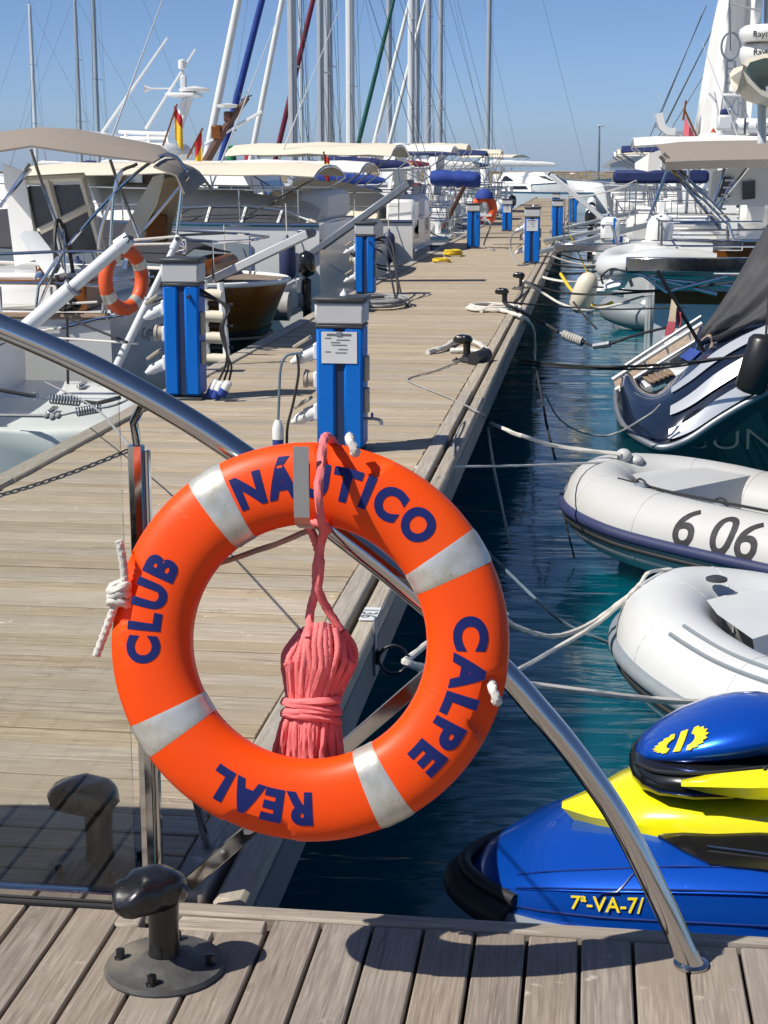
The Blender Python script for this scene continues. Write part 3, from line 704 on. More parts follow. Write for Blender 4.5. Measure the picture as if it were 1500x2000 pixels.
def cabin(t, x0, x1, w, z0, h, mat='gelcoat', slope=(.35, .9), win=3, wmat='window_dark', name='coachroof', wh=(.35, .75)):
    """superstructure with raked ends and real panes let into its sides"""
    def sec(x, z, k): return Vector((x, k, z))
    a, b_ = slope; tp = .86
    bot = [(x0, -w), (x0, w), (x1, w * .72), (x1, -w * .72)]; top = [(x0 + a * h, -w * tp), (x0 + a * h, w * tp), (x1 - b_ * h, w * .66 * tp), (x1 - b_ * h, -w * .66 * tp)]
    mb = MB(); o = [Vector((x, y, z0)) for x, y in bot] + [Vector((x, y, z0 + h)) for x, y in top]
    mid = [Vector((x * .985 + sum(q[0] for q in top) / 4 * .015, y * .95, z0 + h + .05 * h)) for x, y in top]
    cab_o = mb.loft([o[:4], o[4:], [Vector((p.x * .9 + (x0 + x1) / 2 * .1, p.y * .8, z0 + h * 1.07)) for p in o[4:]]], True).build(name, mat, t, 30)
    for sd in (0, 1):
        i0, i1 = (0, 3) if sd == 0 else (1, 2); s_ = -1 if sd == 0 else 1
        for k in range(win):
            u0 = (k + .12) / win; u1 = (k + .88) / win
            def q(u, v): 
                p = o[i0].lerp(o[i1], u); r_ = o[i0 + 4].lerp(o[i1 + 4], u); p = p.lerp(r_, v); p.y += s_ * .008; return p
            MB().sheet([[q(u0, wh[0]), q(u0 + .03, wh[1])], [q(u1, wh[0]), q(u1 - .03, wh[1])]], .012).build('window', wmat, cab_o, 0)
    def e(a_, b__, u, v, dx):
        p = o[a_].lerp(o[b__], u).lerp(o[a_ + 4].lerp(o[b__ + 4], u), v); p.x += dx; return p
    MB().sheet([[e(0, 1, .1, wh[0], -.01), e(0, 1, .1, wh[1] + .1, -.01)], [e(0, 1, .9, wh[0], -.01), e(0, 1, .9, wh[1] + .1, -.01)]], .012).build('window', wmat, cab_o, 0)
    MB().sheet([[e(3, 2, .08, .25, .01), e(3, 2, .08, .85, .01)], [e(3, 2, .92, .25, .01), e(3, 2, .92, .85, .01)]], .012).build('window', wmat, cab_o, 0)
def bimini(t, x0, x1, w, z, mat, camber=.16, legs=True, drop=.0, sag_=.03):
    rows = []
    for i in range(9):
        x = x0 + (x1 - x0) * i / 8; dz = -sag_ * math.sin(math.pi * (i % 4) / 4) - drop * (1 - i / 8)
        e = .05 if i in (0, 8) else 0
        rows.append([Vector((x, w * k, z + dz - e + camber * (1 - abs(k) ** 2.6))) for k in (-1, -.93, -.75, -.4, 0, .4, .75, .93, 1)])
    bim_o = MB().sheet(rows, .014).build('bimini', mat, t, 60)
    if legs:
        for i in (0, 4, 8):
            pts = [rows[i][j] - Vector((0, 0, .02)) for j in range(9)]
            foot = Vector((x0 + (x1 - x0) * .45, 0, 0))
            lo = z - 1.05
            MB().tube([Vector((foot.x + (x0 - foot.x) * .15 * (1 if i == 0 else 0), -w * 1.0, lo))] + pts + [Vector((foot.x, w * 1.0, lo))], .013, 6).build('bimini_frame', 'stainless', bim_o)
def mast_rig(t, mx, z0, h, r, L, B, sh, mat='mast_alu', jib=None, boom=None, cover='navy_canvas', spreaders=2, back=True, jr=.075, aft=.25):
    top = Vector((mx, 0, z0 + h))
    mast_o = MB().tube([(mx, 0, z0), (mx, 0, z0 + h * .7), top], [r, r, r * .8], 10, flat=.75).build('mast', mat, t)
    hw = B / 2 * .9; wires = MB()
    for k in range(spreaders):
        zz = z0 + h * (k + 1) / (spreaders + 1); q = hw * (1 - .25 * k) * .62
        MB().tube([(mx - .12, -q, zz - .03), (mx, 0, zz), (mx - .12, q, zz - .03)], .02, 6).build('spreader', mat, mast_o)
        for sd in (1, -1): wires.tube([(mx - .2, sd * hw, z0 - .1), (mx - .12, sd * q, zz), (mx, 0, z0 + h * (k + 2) / (spreaders + 1) * .995)], .007, 4, cap=False)
    for sd in (1, -1): wires.tube([(mx - .5, sd * hw, z0 - .1), (mx, 0, z0 + h / (spreaders + 1))], .006, 4, cap=False)
    if back: wires.tube([(.15, 0, sh(0)), top], .007, 4, cap=False)
    bow = Vector((L * 1.0, 0, sh(1) + .05)); wires.tube([bow, top.lerp(bow, .04)], .007, 4, cap=False); wires.build('rigging', 'wire', t)
    if jib:
        pts = [bow.lerp(top, u) for u in (.03, .08, .3, .6, .86, .93)]; MB().tube(pts, [jr * .5, jr * 1.1, jr * 1.15, jr, jr * .6, jr * .25], 9).build('furled_jib', jib, t)
    wv = MB().tube([top, top + Vector((0, 0, .35))], .008, 4); wv.tube([top + Vector((-.3, 0, .1)), top + Vector((.12, 0, .1))], .008, 4); wv.build('wind_vane', 'dark_plastic', mast_o)
    MB().box(top + Vector((0, 0, .02)), (.3, .12, .05), .01).build('mast_head', mat, mast_o)
    if boom:
        zb = z0 + boom[1]; x1 = mx - boom[0]
        boom_o = MB().tube([(mx - .08, 0, zb), (x1, 0, zb + .05)], .06, 8).build('boom', mat, t)
        if cover:
            secs = []
            for i in range(13):
                u = i / 12; x = mx - .1 - (boom[0] - .15) * u; e = .16 * (1.15 - .55 * u); ee = e * (1 if 0 < i < 12 else .55)
                secs.append([(x, ee * .62 * math.cos(a), zb + .05 + e * .75 + ee * 1.05 * math.sin(a) + .012 * math.sin(i * 2.1)) for a in [k * math.pi / 5 for k in range(10)]])
            MB().loft(secs, True).build('sail_cover', cover, boom_o, 60)
def flag(t, p, w_, h_, bands, dirx=(1, 0, 0), droop=.5, name='flag', staff=None):
    """hanging ensign made of stripes; p is its top hoist corner"""
    p = Vector(p); d = Vector(dirx); tot = sum(b_[1] for b_ in bands); y0 = 0
    for mt, q in bands:
        rows = []
        for i in range(8):
            u = i / 7; rows.append([p + d * (w_ * u * (1 - droop * .5)) + Vector((0, .05 * w_ * math.sin(u * 7), -(y0 + q * v) / tot * h_ - droop * w_ * u * .9 + .03 * w_ * math.sin(u * 9))) for v in (0, .5, 1)])
        MB().sheet(rows, .004).build('flag_stripe', mt, t, 60); y0 += q
    if staff: MB().tube([staff[0], staff[1]], .013, 6).build('flag_staff', 'hull_wood', t)
SPAIN = [('flag_red', 1), ('flag_yellow', 2), ('flag_red', 1)]
GERMANY = [('flag_black', 1), ('flag_red', 1), ('flag_yellow', 1)]
def place(t, X, Y, left=True, turn=0):
    t.location = (X, Y, ZW); t.rotation_euler = (0, 0, (math.pi if left else 0) + turn); return t
def antennas(t, pts):
    for a, b_ in pts: MB().tube([a, b_], [.016, .006], 5).build('antenna', 'mast_white', t)
def outboard(t, x, y, z, s=1, mat='jet_black'):
    secs = []
    for i in range(9):
        u = i / 8; e = (1 - abs(2 * u - 1) ** 3) ** .5 * .96 + .04
        secs.append([(x - .12 * s + .13 * s * math.cos(a) * e * (1.2 if math.cos(a) < 0 else 1), y + .15 * s * math.sin(a) * e, z + .12 * s + .42 * s * u) for a in [k * math.pi / 7 for k in range(14)]])
    g = MB().loft(secs, True).build('outboard_cowl', mat, t, 60)
    MB().box((x - .13 * s, y, z - .28 * s), (.13 * s, .09 * s, .8 * s), .03 * s).build('outboard_leg', mat, t)
    MB().box((x - .02 * s, y, z + .0 * s), (.1 * s, .2 * s, .25 * s), .02 * s).build('outboard_bracket', 'galv', t)
    MB().box((x - .2 * s, y, z - .55 * s), (.3 * s, .12 * s, .015 * s), .004).build('outboard_plate', mat, t)
def fender(t, x, y, z, L=.55, r=.11, mat='gelcoat'):
    MB().lathe([(.015, -L / 2 - .05), (.03, -L / 2), (r * .8, -L / 2 + .04), (r, -L / 2 + .1), (r, L / 2 - .1), (r * .8, L / 2 - .04), (.03, L / 2), (.015, L / 2 + .05)], (x, y, z), 12).build('fender', mat, t)
    MB().tube([(x, y, z + L / 2), (x + .03, y * .95, z + L / 2 + .45)], .008, 5).build('fender_line', 'white_rope', t)

def sailboat(label, X, Y, left, L=10, B=3.2, fs=1.05, fb=1.25, mh=13, mx=.58, mr=.085, hullm='gelcoat', stripe='blue_canvas', jib='white_canvas', cover='navy_canvas', bim=None,
             mastm='mast_alu', fl=None, group='sailing boats moored along the jetty', spreaders=2, detail=True, seed=0, turn=0, back=True, boomz=.95, extra=True):
    t = thing('sailing_boat', label, 'sailboat', (0, 0, 0), group, local=True); rs = random.Random(seed + int(Y * 10))
    hb, sh, pt = add_hull(t, L, B, fs, fb, hullm, stripe=stripe)
    cabin(t, L * .32, L * .74, B * .30, sh(.4) - .01, .42, win=3, slope=(.2, 1.6))
    mast_rig(t, mx * L, sh(mx) + .38, mh, mr, L, B, sh, mastm, jib, (L * .36, boomz), cover, spreaders, back)
    if detail:
        for sd in (1, -1):
            MB().box((L * .19, sd * hb(.15) * .66, sh(.15) + .13), (L * .27, .16, .30), .05).build('coaming', 'gelcoat', t)
        MB().tube([Vector((L * .1 + .05 * math.cos(a), .42 * math.cos(a), sh(.1) + .62 + .42 * math.sin(a))) for a in [k * math.pi / 10 for k in range(21)]], .016, 6, cap=False).build('wheel', 'stainless', t)
        MB().box((L * .11, 0, sh(.1) + .3), (.2, .25, .62), .04).build('pedestal', 'gelcoat', t)
        pushpit(t, hb, sh); rails(t, L, hb, sh, .14, .96, .58, 6)
        rows = []
        for i in range(6):
            u = i / 5; rows.append([Vector((L * .30 + .9 * u, B * .32 * k, sh(.35) + .42 + .52 * math.sin(math.pi * (.12 + .5 * (1 - u))) * (1 - .18 * k * k) - .25 * u * u)) for k in (-1, -.7, -.3, 0, .3, .7, 1)])
        MB().sheet(rows, .014).build('sprayhood', cover or 'white_canvas', t, 60)
        if extra:
            fender(t, .5, hb(.05) + .12, sh(0) - .35); fender(t, L * .35, hb(.35) + .12, sh(.3) - .35, mat='rub_navy')
            fender(t, .6, -hb(.05) - .12, sh(0) - .3, mat='gelcoat'); fender(t, L * .3, -hb(.3) - .12, sh(.3) - .3)
    if bim: bimini(t, .25, L * .29, B * .36, sh(0) + 1.95, bim)
    if fl: flag(t, (-.25, -.7, sh(0) + 1.35), .6, .42, fl, (-.6, -.5, 0), 1.0, staff=((.1, -.7, sh(0) + .1), (-.3, -.7, sh(0) + 1.5)))
    return place(t, X, Y, left, turn)
def motorboat(label, X, Y, left, L=9, B=3.2, fs=1.15, fb=1.6, hullm='gelcoat', stripe=None, bim='cream_canvas', arch=True, cab=.75, fl=None, group='motor boats moored along the jetty', canvas=None, turn=0, win='window_dark', bz=1.75, ant=True, deckm='gelcoat'):
    t = thing('motor_boat', label, 'motorboat', (0, 0, 0), group, local=True)
    hb, sh, pt = add_hull(t, L, B, fs, fb, hullm, tw=.92, rake=.9, stripe=stripe, full=.5, deckmat=deckm)
    cabin(t, L * .30, L * .80, B * .38, sh(.45) - .02, cab, slope=(.5, 1.9), win=3, wmat=win)
    MB().box((-.28, 0, .30), (.6, B * .82, .10), .04).build('swim_platform', 'gelcoat', t)
    MB().box((.25, -B * .12, sh(0) + .22), (.42, B * .62, .42), .08).build('stern_seat', 'white_canvas', t)
    MB().box((L * .27, -B * .2, sh(0) + .5), (.5, .55, .5), .1).build('helm_seat', 'white_canvas', t)
    MB().tube([(-.56, B * .2, .32), (-.56, B * .2, -.1), (-.56, B * .32, -.1), (-.56, B * .32, .32)], .014, 6).build('boarding_ladder', 'stainless', t)
    if arch:
        x = L * .2; z = sh(0) + 1.7; w_ = hb(.2) * .95
        secs = [[Vector((x + dx - .3 * (zz - sh(0)) / 1.7 * .6 + k * 0, y, zz)) for dx, dd in ((0, 0), (.28, 0))] for y, zz in ((-w_, sh(0)), (-w_ * .95, z - .25), (-w_ * .8, z), (w_ * .8, z), (w_ * .95, z - .25), (w_, sh(0)))]
        MB().sheet(secs, .07).build('radar_arch', hullm if hullm == 'gelcoat' else 'gelcoat', t, 50)
        MB().lathe([(.02, 0), (.27, .02), (.29, .09), (.24, .17), (.02, .2)], (x - .15, 0, z + .06), 16).build('radar_dome', 'white_plastic', t)
    if bim: bimini(t, .1, L * .42, B * .40, sh(0) + bz, bim)
    if canvas:
        for sd in (1, -1):
            MB().sheet([[Vector((L * .1 + k * L * .3, sd * B * .41, sh(0) + .1 + v * (bz - .05))) for v in (0, .5, 1)] for k in (0, .5, 1)], .01).build('side_curtain', canvas, t)
    rails(t, L, hb, sh, .5, .97, .5, 5)
    if ant: antennas(t, [((L * .3, hb(.3) * .7, sh(.3) + .8), (L * .3 - 1.2, hb(.3) * .7, sh(.3) + 3.6))])
    fender(t, .4, hb(.05) + .13, sh(0) - .45, mat='rub_navy'); fender(t, .5, -hb(.05) - .13, sh(0) - .4)
    if fl: flag(t, (-.35, .8, sh(0) + 1.15), .55, .4, fl, (-.6, -.4, 0), 1.0, staff=((.05, .8, sh(0) + .05), (-.4, .8, sh(0) + 1.3)))
    return place(t, X, Y, left, turn)

def hump(t, name, x0, x1, w_, z, h_, mat, seed=0):
    secs = []
    for i in range(11):
        u = i / 10; e = .25 + .75 * math.sin(math.pi * (.1 + .8 * u)) ** .7
        secs.append([Vector((x0 + (x1 - x0) * u, w_ * k, z + (h_ * e * (1 - abs(k) ** 2.2) + .02 * math.sin(i * 1.9 + k * 6 + seed)) if abs(k) < 1 else z - .1)) for k in (-1, -.99, -.75, -.45, -.15, .15, .45, .75, .99, 1)])
    return MB().loft(secs, True).build(name, mat, t, 60)
# ---------------- left row, from near to far
# L1: low stern with bathing platform at the very left
l1 = thing('motor_boat', 'pale boat stern with broad low bathing platform at the left picture edge', 'motorboat', (0, 0, 0), local=True)
hb, sh, pt = add_hull(l1, 8.5, 2.5, 1.22, 1.5, 'gelcoat_green', tw=.95)
secs = []
for i in range(21):
    y = -1.22 + 2.44 * i / 20; e = max(0, abs(y) - .80) / .42; x0 = -1.05 + .42 * (1 - math.sqrt(max(0, 1 - e * e)))
    secs.append([(x0 + .02, y, .56), (x0 - .01, y, .62), (x0 - .01, y, .74), (x0 + .03, y, .80), (x0 + .10, y, .83), (.1, y, .85), (.1, y, .5)])
MB().loft(secs, True).build('bathing_platform', 'gelcoat_green', l1, 50)
MB().tube([(s_[1][0] - .012, s_[1][1], .70) for s_ in secs], .022, 8).build('platform_fender', 'rub_grey', l1)
for y in (-.75, -.45): MB().box((-1.075, y, .66), (.04, .12, .12), .02).build('hinge_bracket', 'rub_navy', l1)
MB().lathe([(.03, 0), (.05, .004), (.05, .012), (.03, .016)], (-.02, .6, 1.05), 16, rot_to((-1, 0, 0))).build('deck_fitting', 'galv', l1)
for y in (-.8, .5): MB().box((-.5, y, .86), (.05, .25, .03), .01).build('cleat', 'stainless', l1)
MB().tube(curve([(.05, -1.1, 1.24), (.02, -.5, 1.28), (.02, .5, 1.28), (.05, 1.1, 1.24)], 5), .03, 8).build('rub_rail', 'rub_grey', l1)
place(l1, -4.22, 10.85, True, R(9))
# L2: cruiser with taupe bimini
l2 = thing('sailing_boat', 'grey hulled cruiser with taupe bimini and orange ring at the stern rail', 'sailboat', (0, 0, 0), 'sailing boats moored along the jetty', local=True)
hb, sh, pt = add_hull(l2, 11, 3.5, 1.33, 1.6, 'gelcoat_grey', tw=.9, rub='teak')
place(l2, -3.8, 13.9, True)
o2 = Vector((-3.8, 13.9, ZW))
def W2L(p, o=o2): p = Vector(p) - o; return Vector((-p.x, -p.y, p.z))   # world -> boat on the left row
q = lambda x, y, Y: W2L(PY(x, y, Y))
MB().box((1.4, 0, 1.45), (1.9, 2.6, .22), .06).build('cockpit_coaming', 'gelcoat', l2)
# cockpit enclosure: frame with dark vinyl windows
zb, zt = 1.45, 2.45
MB().sheet([[q(30, 520, 13.4), q(5, 320, 13.4)], [q(75, 505, 13.4), q(48, 335, 13.4)]], .03).build('screen_frame', 'gelcoat', l2, 0)
for a, b_, c, d in (((82, 505), (46, 365), (88, 362), (132, 500)), ((136, 498), (100, 362), (155, 360), (196, 490))):
    MB().sheet([[q(*a, 13.45), q(*b_, 13.45)], [q(*d, 13.45), q(*c, 13.45)]], .012).build('screen_window', 'vinyl_window', l2, 0)
for a, b_ in (((78, 508), (40, 350)), ((134, 500), (94, 352)), ((200, 492), (160, 345)), ((40, 352), (165, 345)), ((76, 452), (182, 400))):
    MB().tube([q(*a, 13.43), q(*b_, 13.43)], .035, 7).build('screen_bar', 'gelcoat_cream', l2)
MB().sheet([[q(232, 470, 13.0), q(285, 372, 13.0), q(300, 345, 13.0)], [q(262, 480, 13.0), q(305, 400, 13.0), q(322, 338, 13.0)]], .05).build('side_panel', 'gelcoat_cream', l2, 40)
MB().sheet([[q(280, 470, 14.6), q(318, 350, 14.6)], [q(330, 470, 14.6), q(362, 340, 14.6)]], .02).build('side_curtain', 'tan_canvas', l2, 0)
MB().box(q(305, 445, 14.5), (.22, .04, .26), .02).build('locker_door', 'hull_wood', l2)
rows = []
nr_ = [(-70, 303), (-10, 297), (62, 286), (160, 300), (264, 313), (300, 318)]; fr_ = [(-70, 272), (20, 268), (90, 262), (150, 262), (330, 300), (368, 336)]
for (x0, y0), (x1, y1) in zip(nr_, fr_):
    a = q(x0, y0, 12.5); b_ = q(x1, y1, 14.9); rows.append([a.lerp(b_, k) + Vector((0, 0, .10 * math.sin(math.pi * k))) for k in (0, .12, .3, .5, .7, .88, 1)])
MB().sheet(rows, .016).build('bimini', 'taupe_canvas', l2, 70)
rows = [[rows[-2][i].lerp(rows[-1][i], .98) + Vector((.0, 0, -.03)) for i in range(7)], [rows[-1][i] + Vector((-.18, 0, -.10)) for i in range(7)], [rows[-1][i] + Vector((-.24, 0, -.24 - .06 * math.sin(i))) for i in range(7)]]
MB().sheet(rows, .016).build('bimini_valance', 'taupe_canvas', l2, 70)
for pts in (((60, 292), (88, 375), (128, 485)), ((128, 485), (225, 375), (305, 310), (340, 305), (366, 335)), ((215, 312), (232, 360), (274, 470)), ((268, 320), (228, 350), (215, 480)), ((0, 405), (58, 320)), ((368, 345), (280, 450)), ((358, 345), (345, 460)), ((60, 330), (0, 402)), ((240, 330), (200, 440), (190, 500))):
    MB().tube(curve([q(x, y, 12.9 if i < 9 else 13) for i, (x, y) in enumerate(pts)], 6), .014, 7).build('bimini_frame', 'stainless', l2)
MB().sheet([[q(42, 462, 12.75), q(50, 452, 12.75), q(75, 452, 12.75)], [q(62, 500, 12.7), q(80, 500, 12.7), q(98, 488, 12.75)], [q(92, 540, 12.6), q(112, 540, 12.6), q(130, 535, 12.6)]], .06).build('helm_seat', 'gelcoat_grey', l2)
wc = q(128, 545, 12.8)
MB().tube([wc + Vector((.04 * math.sin(a), .38 * math.cos(a) * .55, .48 * math.sin(a))) for a in [k * math.pi / 12 for k in range(25)]], .017, 6, cap=False).build('wheel', 'rubber', l2)
for a in (0, 1.05, 2.1): MB().tube([wc + Vector((.04 * math.sin(a), .2 * math.cos(a), .47 * math.sin(a))), wc - Vector((.04 * math.sin(a), .2 * math.cos(a), .47 * math.sin(a)))], .01, 5).build('wheel_spoke', 'stainless', l2)
for (ys, pts) in ((12.3, ((-20, 497), (124, 491), (205, 491), (330, 462))), (12.3, ((-20, 552), (95, 552), (200, 558), (300, 540))), (12.25, ((124, 490), (95, 552), (72, 605))), (12.2, ((70, 600), (75, 560), (115, 500))), (12.3, ((120, 640), (190, 622), (240, 615), (243, 625))), (15.0, ((345, 460), (440, 455))), (12.35, ((205, 560), (200, 612))), (12.35, ((207, 570), (220, 612)))):
    MB().tube([q(x, y, ys) for x, y in pts], .013, 7).build('guard_rail', 'stainless', l2)
for k, xx in enumerate((0, 100, 205)): MB().tube([q(xx, 560, 12.3), q(xx + 3, 625, 12.3)], .012, 6).build('stanchion', 'stainless', l2)
MB().box(q(40, 572, 12.9), (1.3, .5, .25), .02).build('locker', 'hull_wood', l2)
MB().box(q(20, 540, 13.2), (1.6, .6, .10), .03).build('side_bench', 'gelcoat', l2)
def scrawl(px):   # worn handwritten boat name, traced as painted strokes
    for st in px: MB().tube(curve([q(x, y, 12.13) + Vector((0, .0, 0)) for x, y in st], 4), .010, 5, flat=.3).build('name_stroke', 'ink', l2)
scrawl((((284, 640), (279, 645), (279, 655), (283, 661), (286, 656)), ((287, 648), (290, 644), (291, 652), (287, 655), (287, 648)), ((290, 646), (290, 666)), ((290, 647), (295, 644), (297, 650), (295, 656)),
        ((301, 634), (301, 650), (304, 652), (303, 638), (302, 633)), ((304, 646), (309, 641), (312, 645), (308, 652), (313, 650)), ((313, 638), (317, 632), (316, 642))))
tag(l2, None)
ld = lambda x, y: q(x, y, 12.9)
for a, b_ in (((398, 548), (405, 720)), ((430, 552), (445, 718))): MB().tube([ld(*a), ld(*b_)], .03, 8).build('ladder_side', 'gelcoat', l2)
for k in range(4):
    y = 575 + k * 42; MB().tube([ld(399 + k, y), ld(434 + 3 * k, y + 2)], .05, 10).build('ladder_step', 'gelcoat_cream', l2); MB().tube([ld(390, y + 18), ld(455, y + 20)], .012, 6).build('ladder_strap', 'black_rope', l2)
for x_, y_ in ((.55, -.9), (.75, 1.0), (2.0, -1.05)):
    MB().lathe([(.075, 0), (.07, .03), (.05, .06), (.055, .11), (.07, .13), (.03, .14)], (x_, y_, 1.56), 14).build('winch', 'stainless', l2)
hp_ = []
rs = random.Random(9)
for k in range(60): hp_.append(q(131, 612, 12.32) + Vector((rs.uniform(-.10, .10), rs.uniform(-.08, .08), .02 + rs.uniform(0, .09))))
MB().tube(curve(hp_, 3), .011, 6).build('rope_heap', 'black_rope', l2)
for k in range(5): MB().tube(curve([q(338 + 3 * k, 470 + k, 12.6), q(350 + 3 * k, 478 - 2 * k, 12.6), q(362, 486 + 2 * k, 12.6), q(345 + 2 * k, 492, 12.6)], 5), .008, 6).build('lashing', 'blue_canvas' if k % 2 else 'white_rope', l2)
for a, b_ in (((0, 660), (120, 640)), ((10, 600), (190, 590)), ((250, 470), (345, 462)), ((255, 478), (350, 476))): MB().tube([q(*a, 12.28), q(*b_, 12.28)], .010, 6).build('lifeline', 'white_rope', l2)
# orange ring on its stern rail
lb = thing('lifebuoy', 'small orange lifebuoy hanging on the stern rail of the taupe-canopy boat', 'lifebuoy', PY(242, 612, 12.1))
c = PY(242, 546, 12.1); secs = []
ax = Vector((math.cos(R(66)), math.sin(R(66)), 0))
MB().tube([c + ax * (.215 * math.cos(a)) + Vector((.0, 0, .225 * math.sin(a))) for a in [k * math.pi / 16 for k in range(33)]], .055, 12, cap=False).build('ring', 'buoy_orange', lb, 60)
for a in (.5, 2.2, 3.7, 5.3):
    MB().tube([c + ax * (.215 * math.cos(a + d)) + Vector((.0, 0, .225 * math.sin(a + d))) for d in (-.16, -.08, 0, .08, .16)], .0575, 12).build('reflective_band', 'reflective_tape', lb, 60)
# tarp covered boat between, and the wooden boat
wb = thing('wooden_boat', 'varnished brown wooden boat with black bottom and grey boat cover', 'wooden boat', (0, 0, 0), local=True)
hb, sh, pt = add_hull(wb, 8, 3.0, 1.30, 1.6, 'hull_wood', rake=.4, rnd_=.30, boot='black_paint', rub='gelcoat', deckmat='teak')
secs = []
for i in range(37):
    u = (i / 36) ** 2.2; secs.append([pt(u, v, 1) + Vector((-.012, .008, 0)) for v in (.62, .4, .1)] + [pt(u, v, -1) + Vector((-.012, -.008, 0)) for v in (.1, .4, .62)])
MB().loft(secs, False, True).build('black_topside', 'black_paint', wb, 45)
rows = []
for i in range(10):
    u = i / 9; rows.append([Vector((.9 + 4.5 * u, 1.25 * k * (1 - .2 * u), sh(.2) + .12 + (.62 - .35 * abs(k) ** 1.5) * math.sin(math.pi * (.12 + .8 * u)) + .03 * math.sin(i * 2.3 + k * 3))) for k in (-1, -.8, -.4, 0, .4, .8, 1)])
MB().sheet(rows, .02).build('boat_cover', 'charcoal_canvas', wb, 60)
for y in (-.9, .9): MB().tube([(.6, y, sh(0)), (.6, y, sh(0) + .45), (1.9, y * 1.25, sh(0) + .5), (1.9, y * 1.25, sh(0))], .016, 6).build('guard_rail', 'stainless', wb)
MB().box((.9, -.2, sh(0) + .12), (.35, 1.4, .22), .05).build('stern_bench', 'hull_wood', wb)
MB().tube([(.6, -.9, sh(0) + .44), (.3, -.5, sh(0) + .44), (.3, .5, sh(0) + .44), (.6, .9, sh(0) + .44)], .016, 6).build('guard_rail', 'stainless', wb)
MB().tube([pt(.10 - .10 * abs(k) / 8 * 0 if False else .004 + .09 * (abs(k) / 8) ** 2, .58, 1 if k > 0 else -1) + Vector((-.03, .03 if k > 0 else -.03, -.05 * (1 - abs(k) / 8))) for k in range(-8, 9)], .014, 6).build('stern_rope', 'tan_rope', wb)
place(wb, -3.25, 17.0, True)
# dinghy with black outboard beside it
dg = thing('dinghy', 'grey dinghy with black outboard motor next to wooden boat', 'dinghy', (0, 0, 0), local=True)
for sd in (-1, 1):
    MB().tube(curve([(0, sd * .62, .42), (1.2, sd * .64, .44), (2.1, sd * .5, .52), (2.6, .02 * sd, .62)], 6), [.17] * 19, 12).build('tube', 'hypalon', dg, 60)
MB().box((1.2, 0, .3), (2.3, .95, .08), .02).build('floor', 'rub_grey', dg); MB().box((.12, 0, .45), (.06, 1.0, .42), .01).build('transom', 'gelcoat', dg)
secs = [[Vector((.3 + 2.1 * u, .74 * k * (1 - .55 * u ** 3), .60 + .14 * (1 - k * k) + .06 * math.sin(u * 9))) for k in (-1, -.6, 0, .6, 1)] for u in [i / 7 for i in range(8)]]
MB().sheet(secs, .015).build('dinghy_cover', 'charcoal_canvas', dg, 60)
outboard(dg, .0, 0, .62, .8); dg.location = (-3.55, 19.3, ZW + .45); dg.rotation_euler = (0, 0, math.pi)
# L3 white cruiser with cream bimini; then white stern boat with tall cream bimini
l3 = motorboat('long white cruiser with low cream bimini behind the wooden boat', -3.55, 22.4, True, 10, 3.4, 1.75, 2.15, bim='cream_canvas', cab=.55, fl=None, arch=False, bz=.66, win='gelcoat_grey', canvas=None)
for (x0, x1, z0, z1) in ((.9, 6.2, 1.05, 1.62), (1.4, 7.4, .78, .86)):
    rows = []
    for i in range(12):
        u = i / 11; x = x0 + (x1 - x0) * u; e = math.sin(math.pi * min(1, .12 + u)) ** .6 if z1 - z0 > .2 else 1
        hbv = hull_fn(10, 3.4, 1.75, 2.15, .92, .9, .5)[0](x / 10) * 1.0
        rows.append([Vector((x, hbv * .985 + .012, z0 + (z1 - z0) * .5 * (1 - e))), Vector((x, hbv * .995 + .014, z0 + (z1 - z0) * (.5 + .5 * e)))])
    MB().sheet(rows, .014).build('side_panel', 'gelcoat_blue_grey', l3, 60)
MB().box((2.2, 1.66, 1.5), (.45, .05, .12), .03).build('side_vent', 'black_paint', l3)
q3 = lambda x, y, Y=20.85: W2L(PY(x, y, Y), Vector((-3.55, 22.4, ZW)))
rows = [[q3(x, y0), q3(x + 6, (y0 + y1) / 2, 21.0), q3(x + 12, y1, 21.3)] for x, y0, y1 in ((330, 452, 408), (400, 446, 404), (470, 444, 404), (540, 446, 412), (592, 450, 432))]
ws_ = MB().sheet(rows, .02).build('windscreen', 'vinyl_window', l3, 60)
for r_ in rows: MB().tube([p_ + Vector((0, .02, .01)) for p_ in r_], .02, 6).build('windscreen_frame', 'gelcoat', ws_)
MB().tube([r_[2] for r_ in rows], .03, 7).build('windscreen_frame', 'gelcoat', ws_); MB().tube([r_[0] for r_ in rows], .03, 7).build('windscreen_frame', 'gelcoat', ws_)
for x_ in (1.2, 3.2, 5.2): fender(l3, x_, 1.85, 1.0, .6, .13, 'gelcoat' if x_ != 3.2 else 'rub_navy')
hump(l3, 'cockpit_cover', .12, .85, 1.2, 1.76, .40, 'cream_canvas')
hump(l3, 'cabin_cover', .9, 5.5, 1.35, 1.78, .50, 'white_canvas', 2)
rails(l3, 10, hull_fn(10, 3.4, 1.75, 2.15, .92, .9, .5)[0], lambda q_: 1.75 + .4 * q_ * q_, .03, .5, .45, 6)
l4 = motorboat('white fishing cruiser with tall cream bimini and boxy stern', -3.15, 29.9, True, 8.5, 3.5, 1.55, 1.9, bim=None, cab=.75, fl=None, arch=False)
bimini(l4, .4, 3.4, 1.5, 2.72, 'cream_canvas', .22)
MB().box((.25, -.9, 1.55), (.5, .9, .75), .05).build('stern_locker', 'gelcoat', l4); MB().box((.25, .95, 1.55), (.5, .8, .75), .05).build('stern_locker', 'gelcoat', l4)
rails(l4, 8.5, hull_fn(8.5, 3.5, 1.55, 1.9, .92, .9, .5)[0], lambda q_: 1.55 + .35 * q_ * q_, .03, .5, .5, 5)
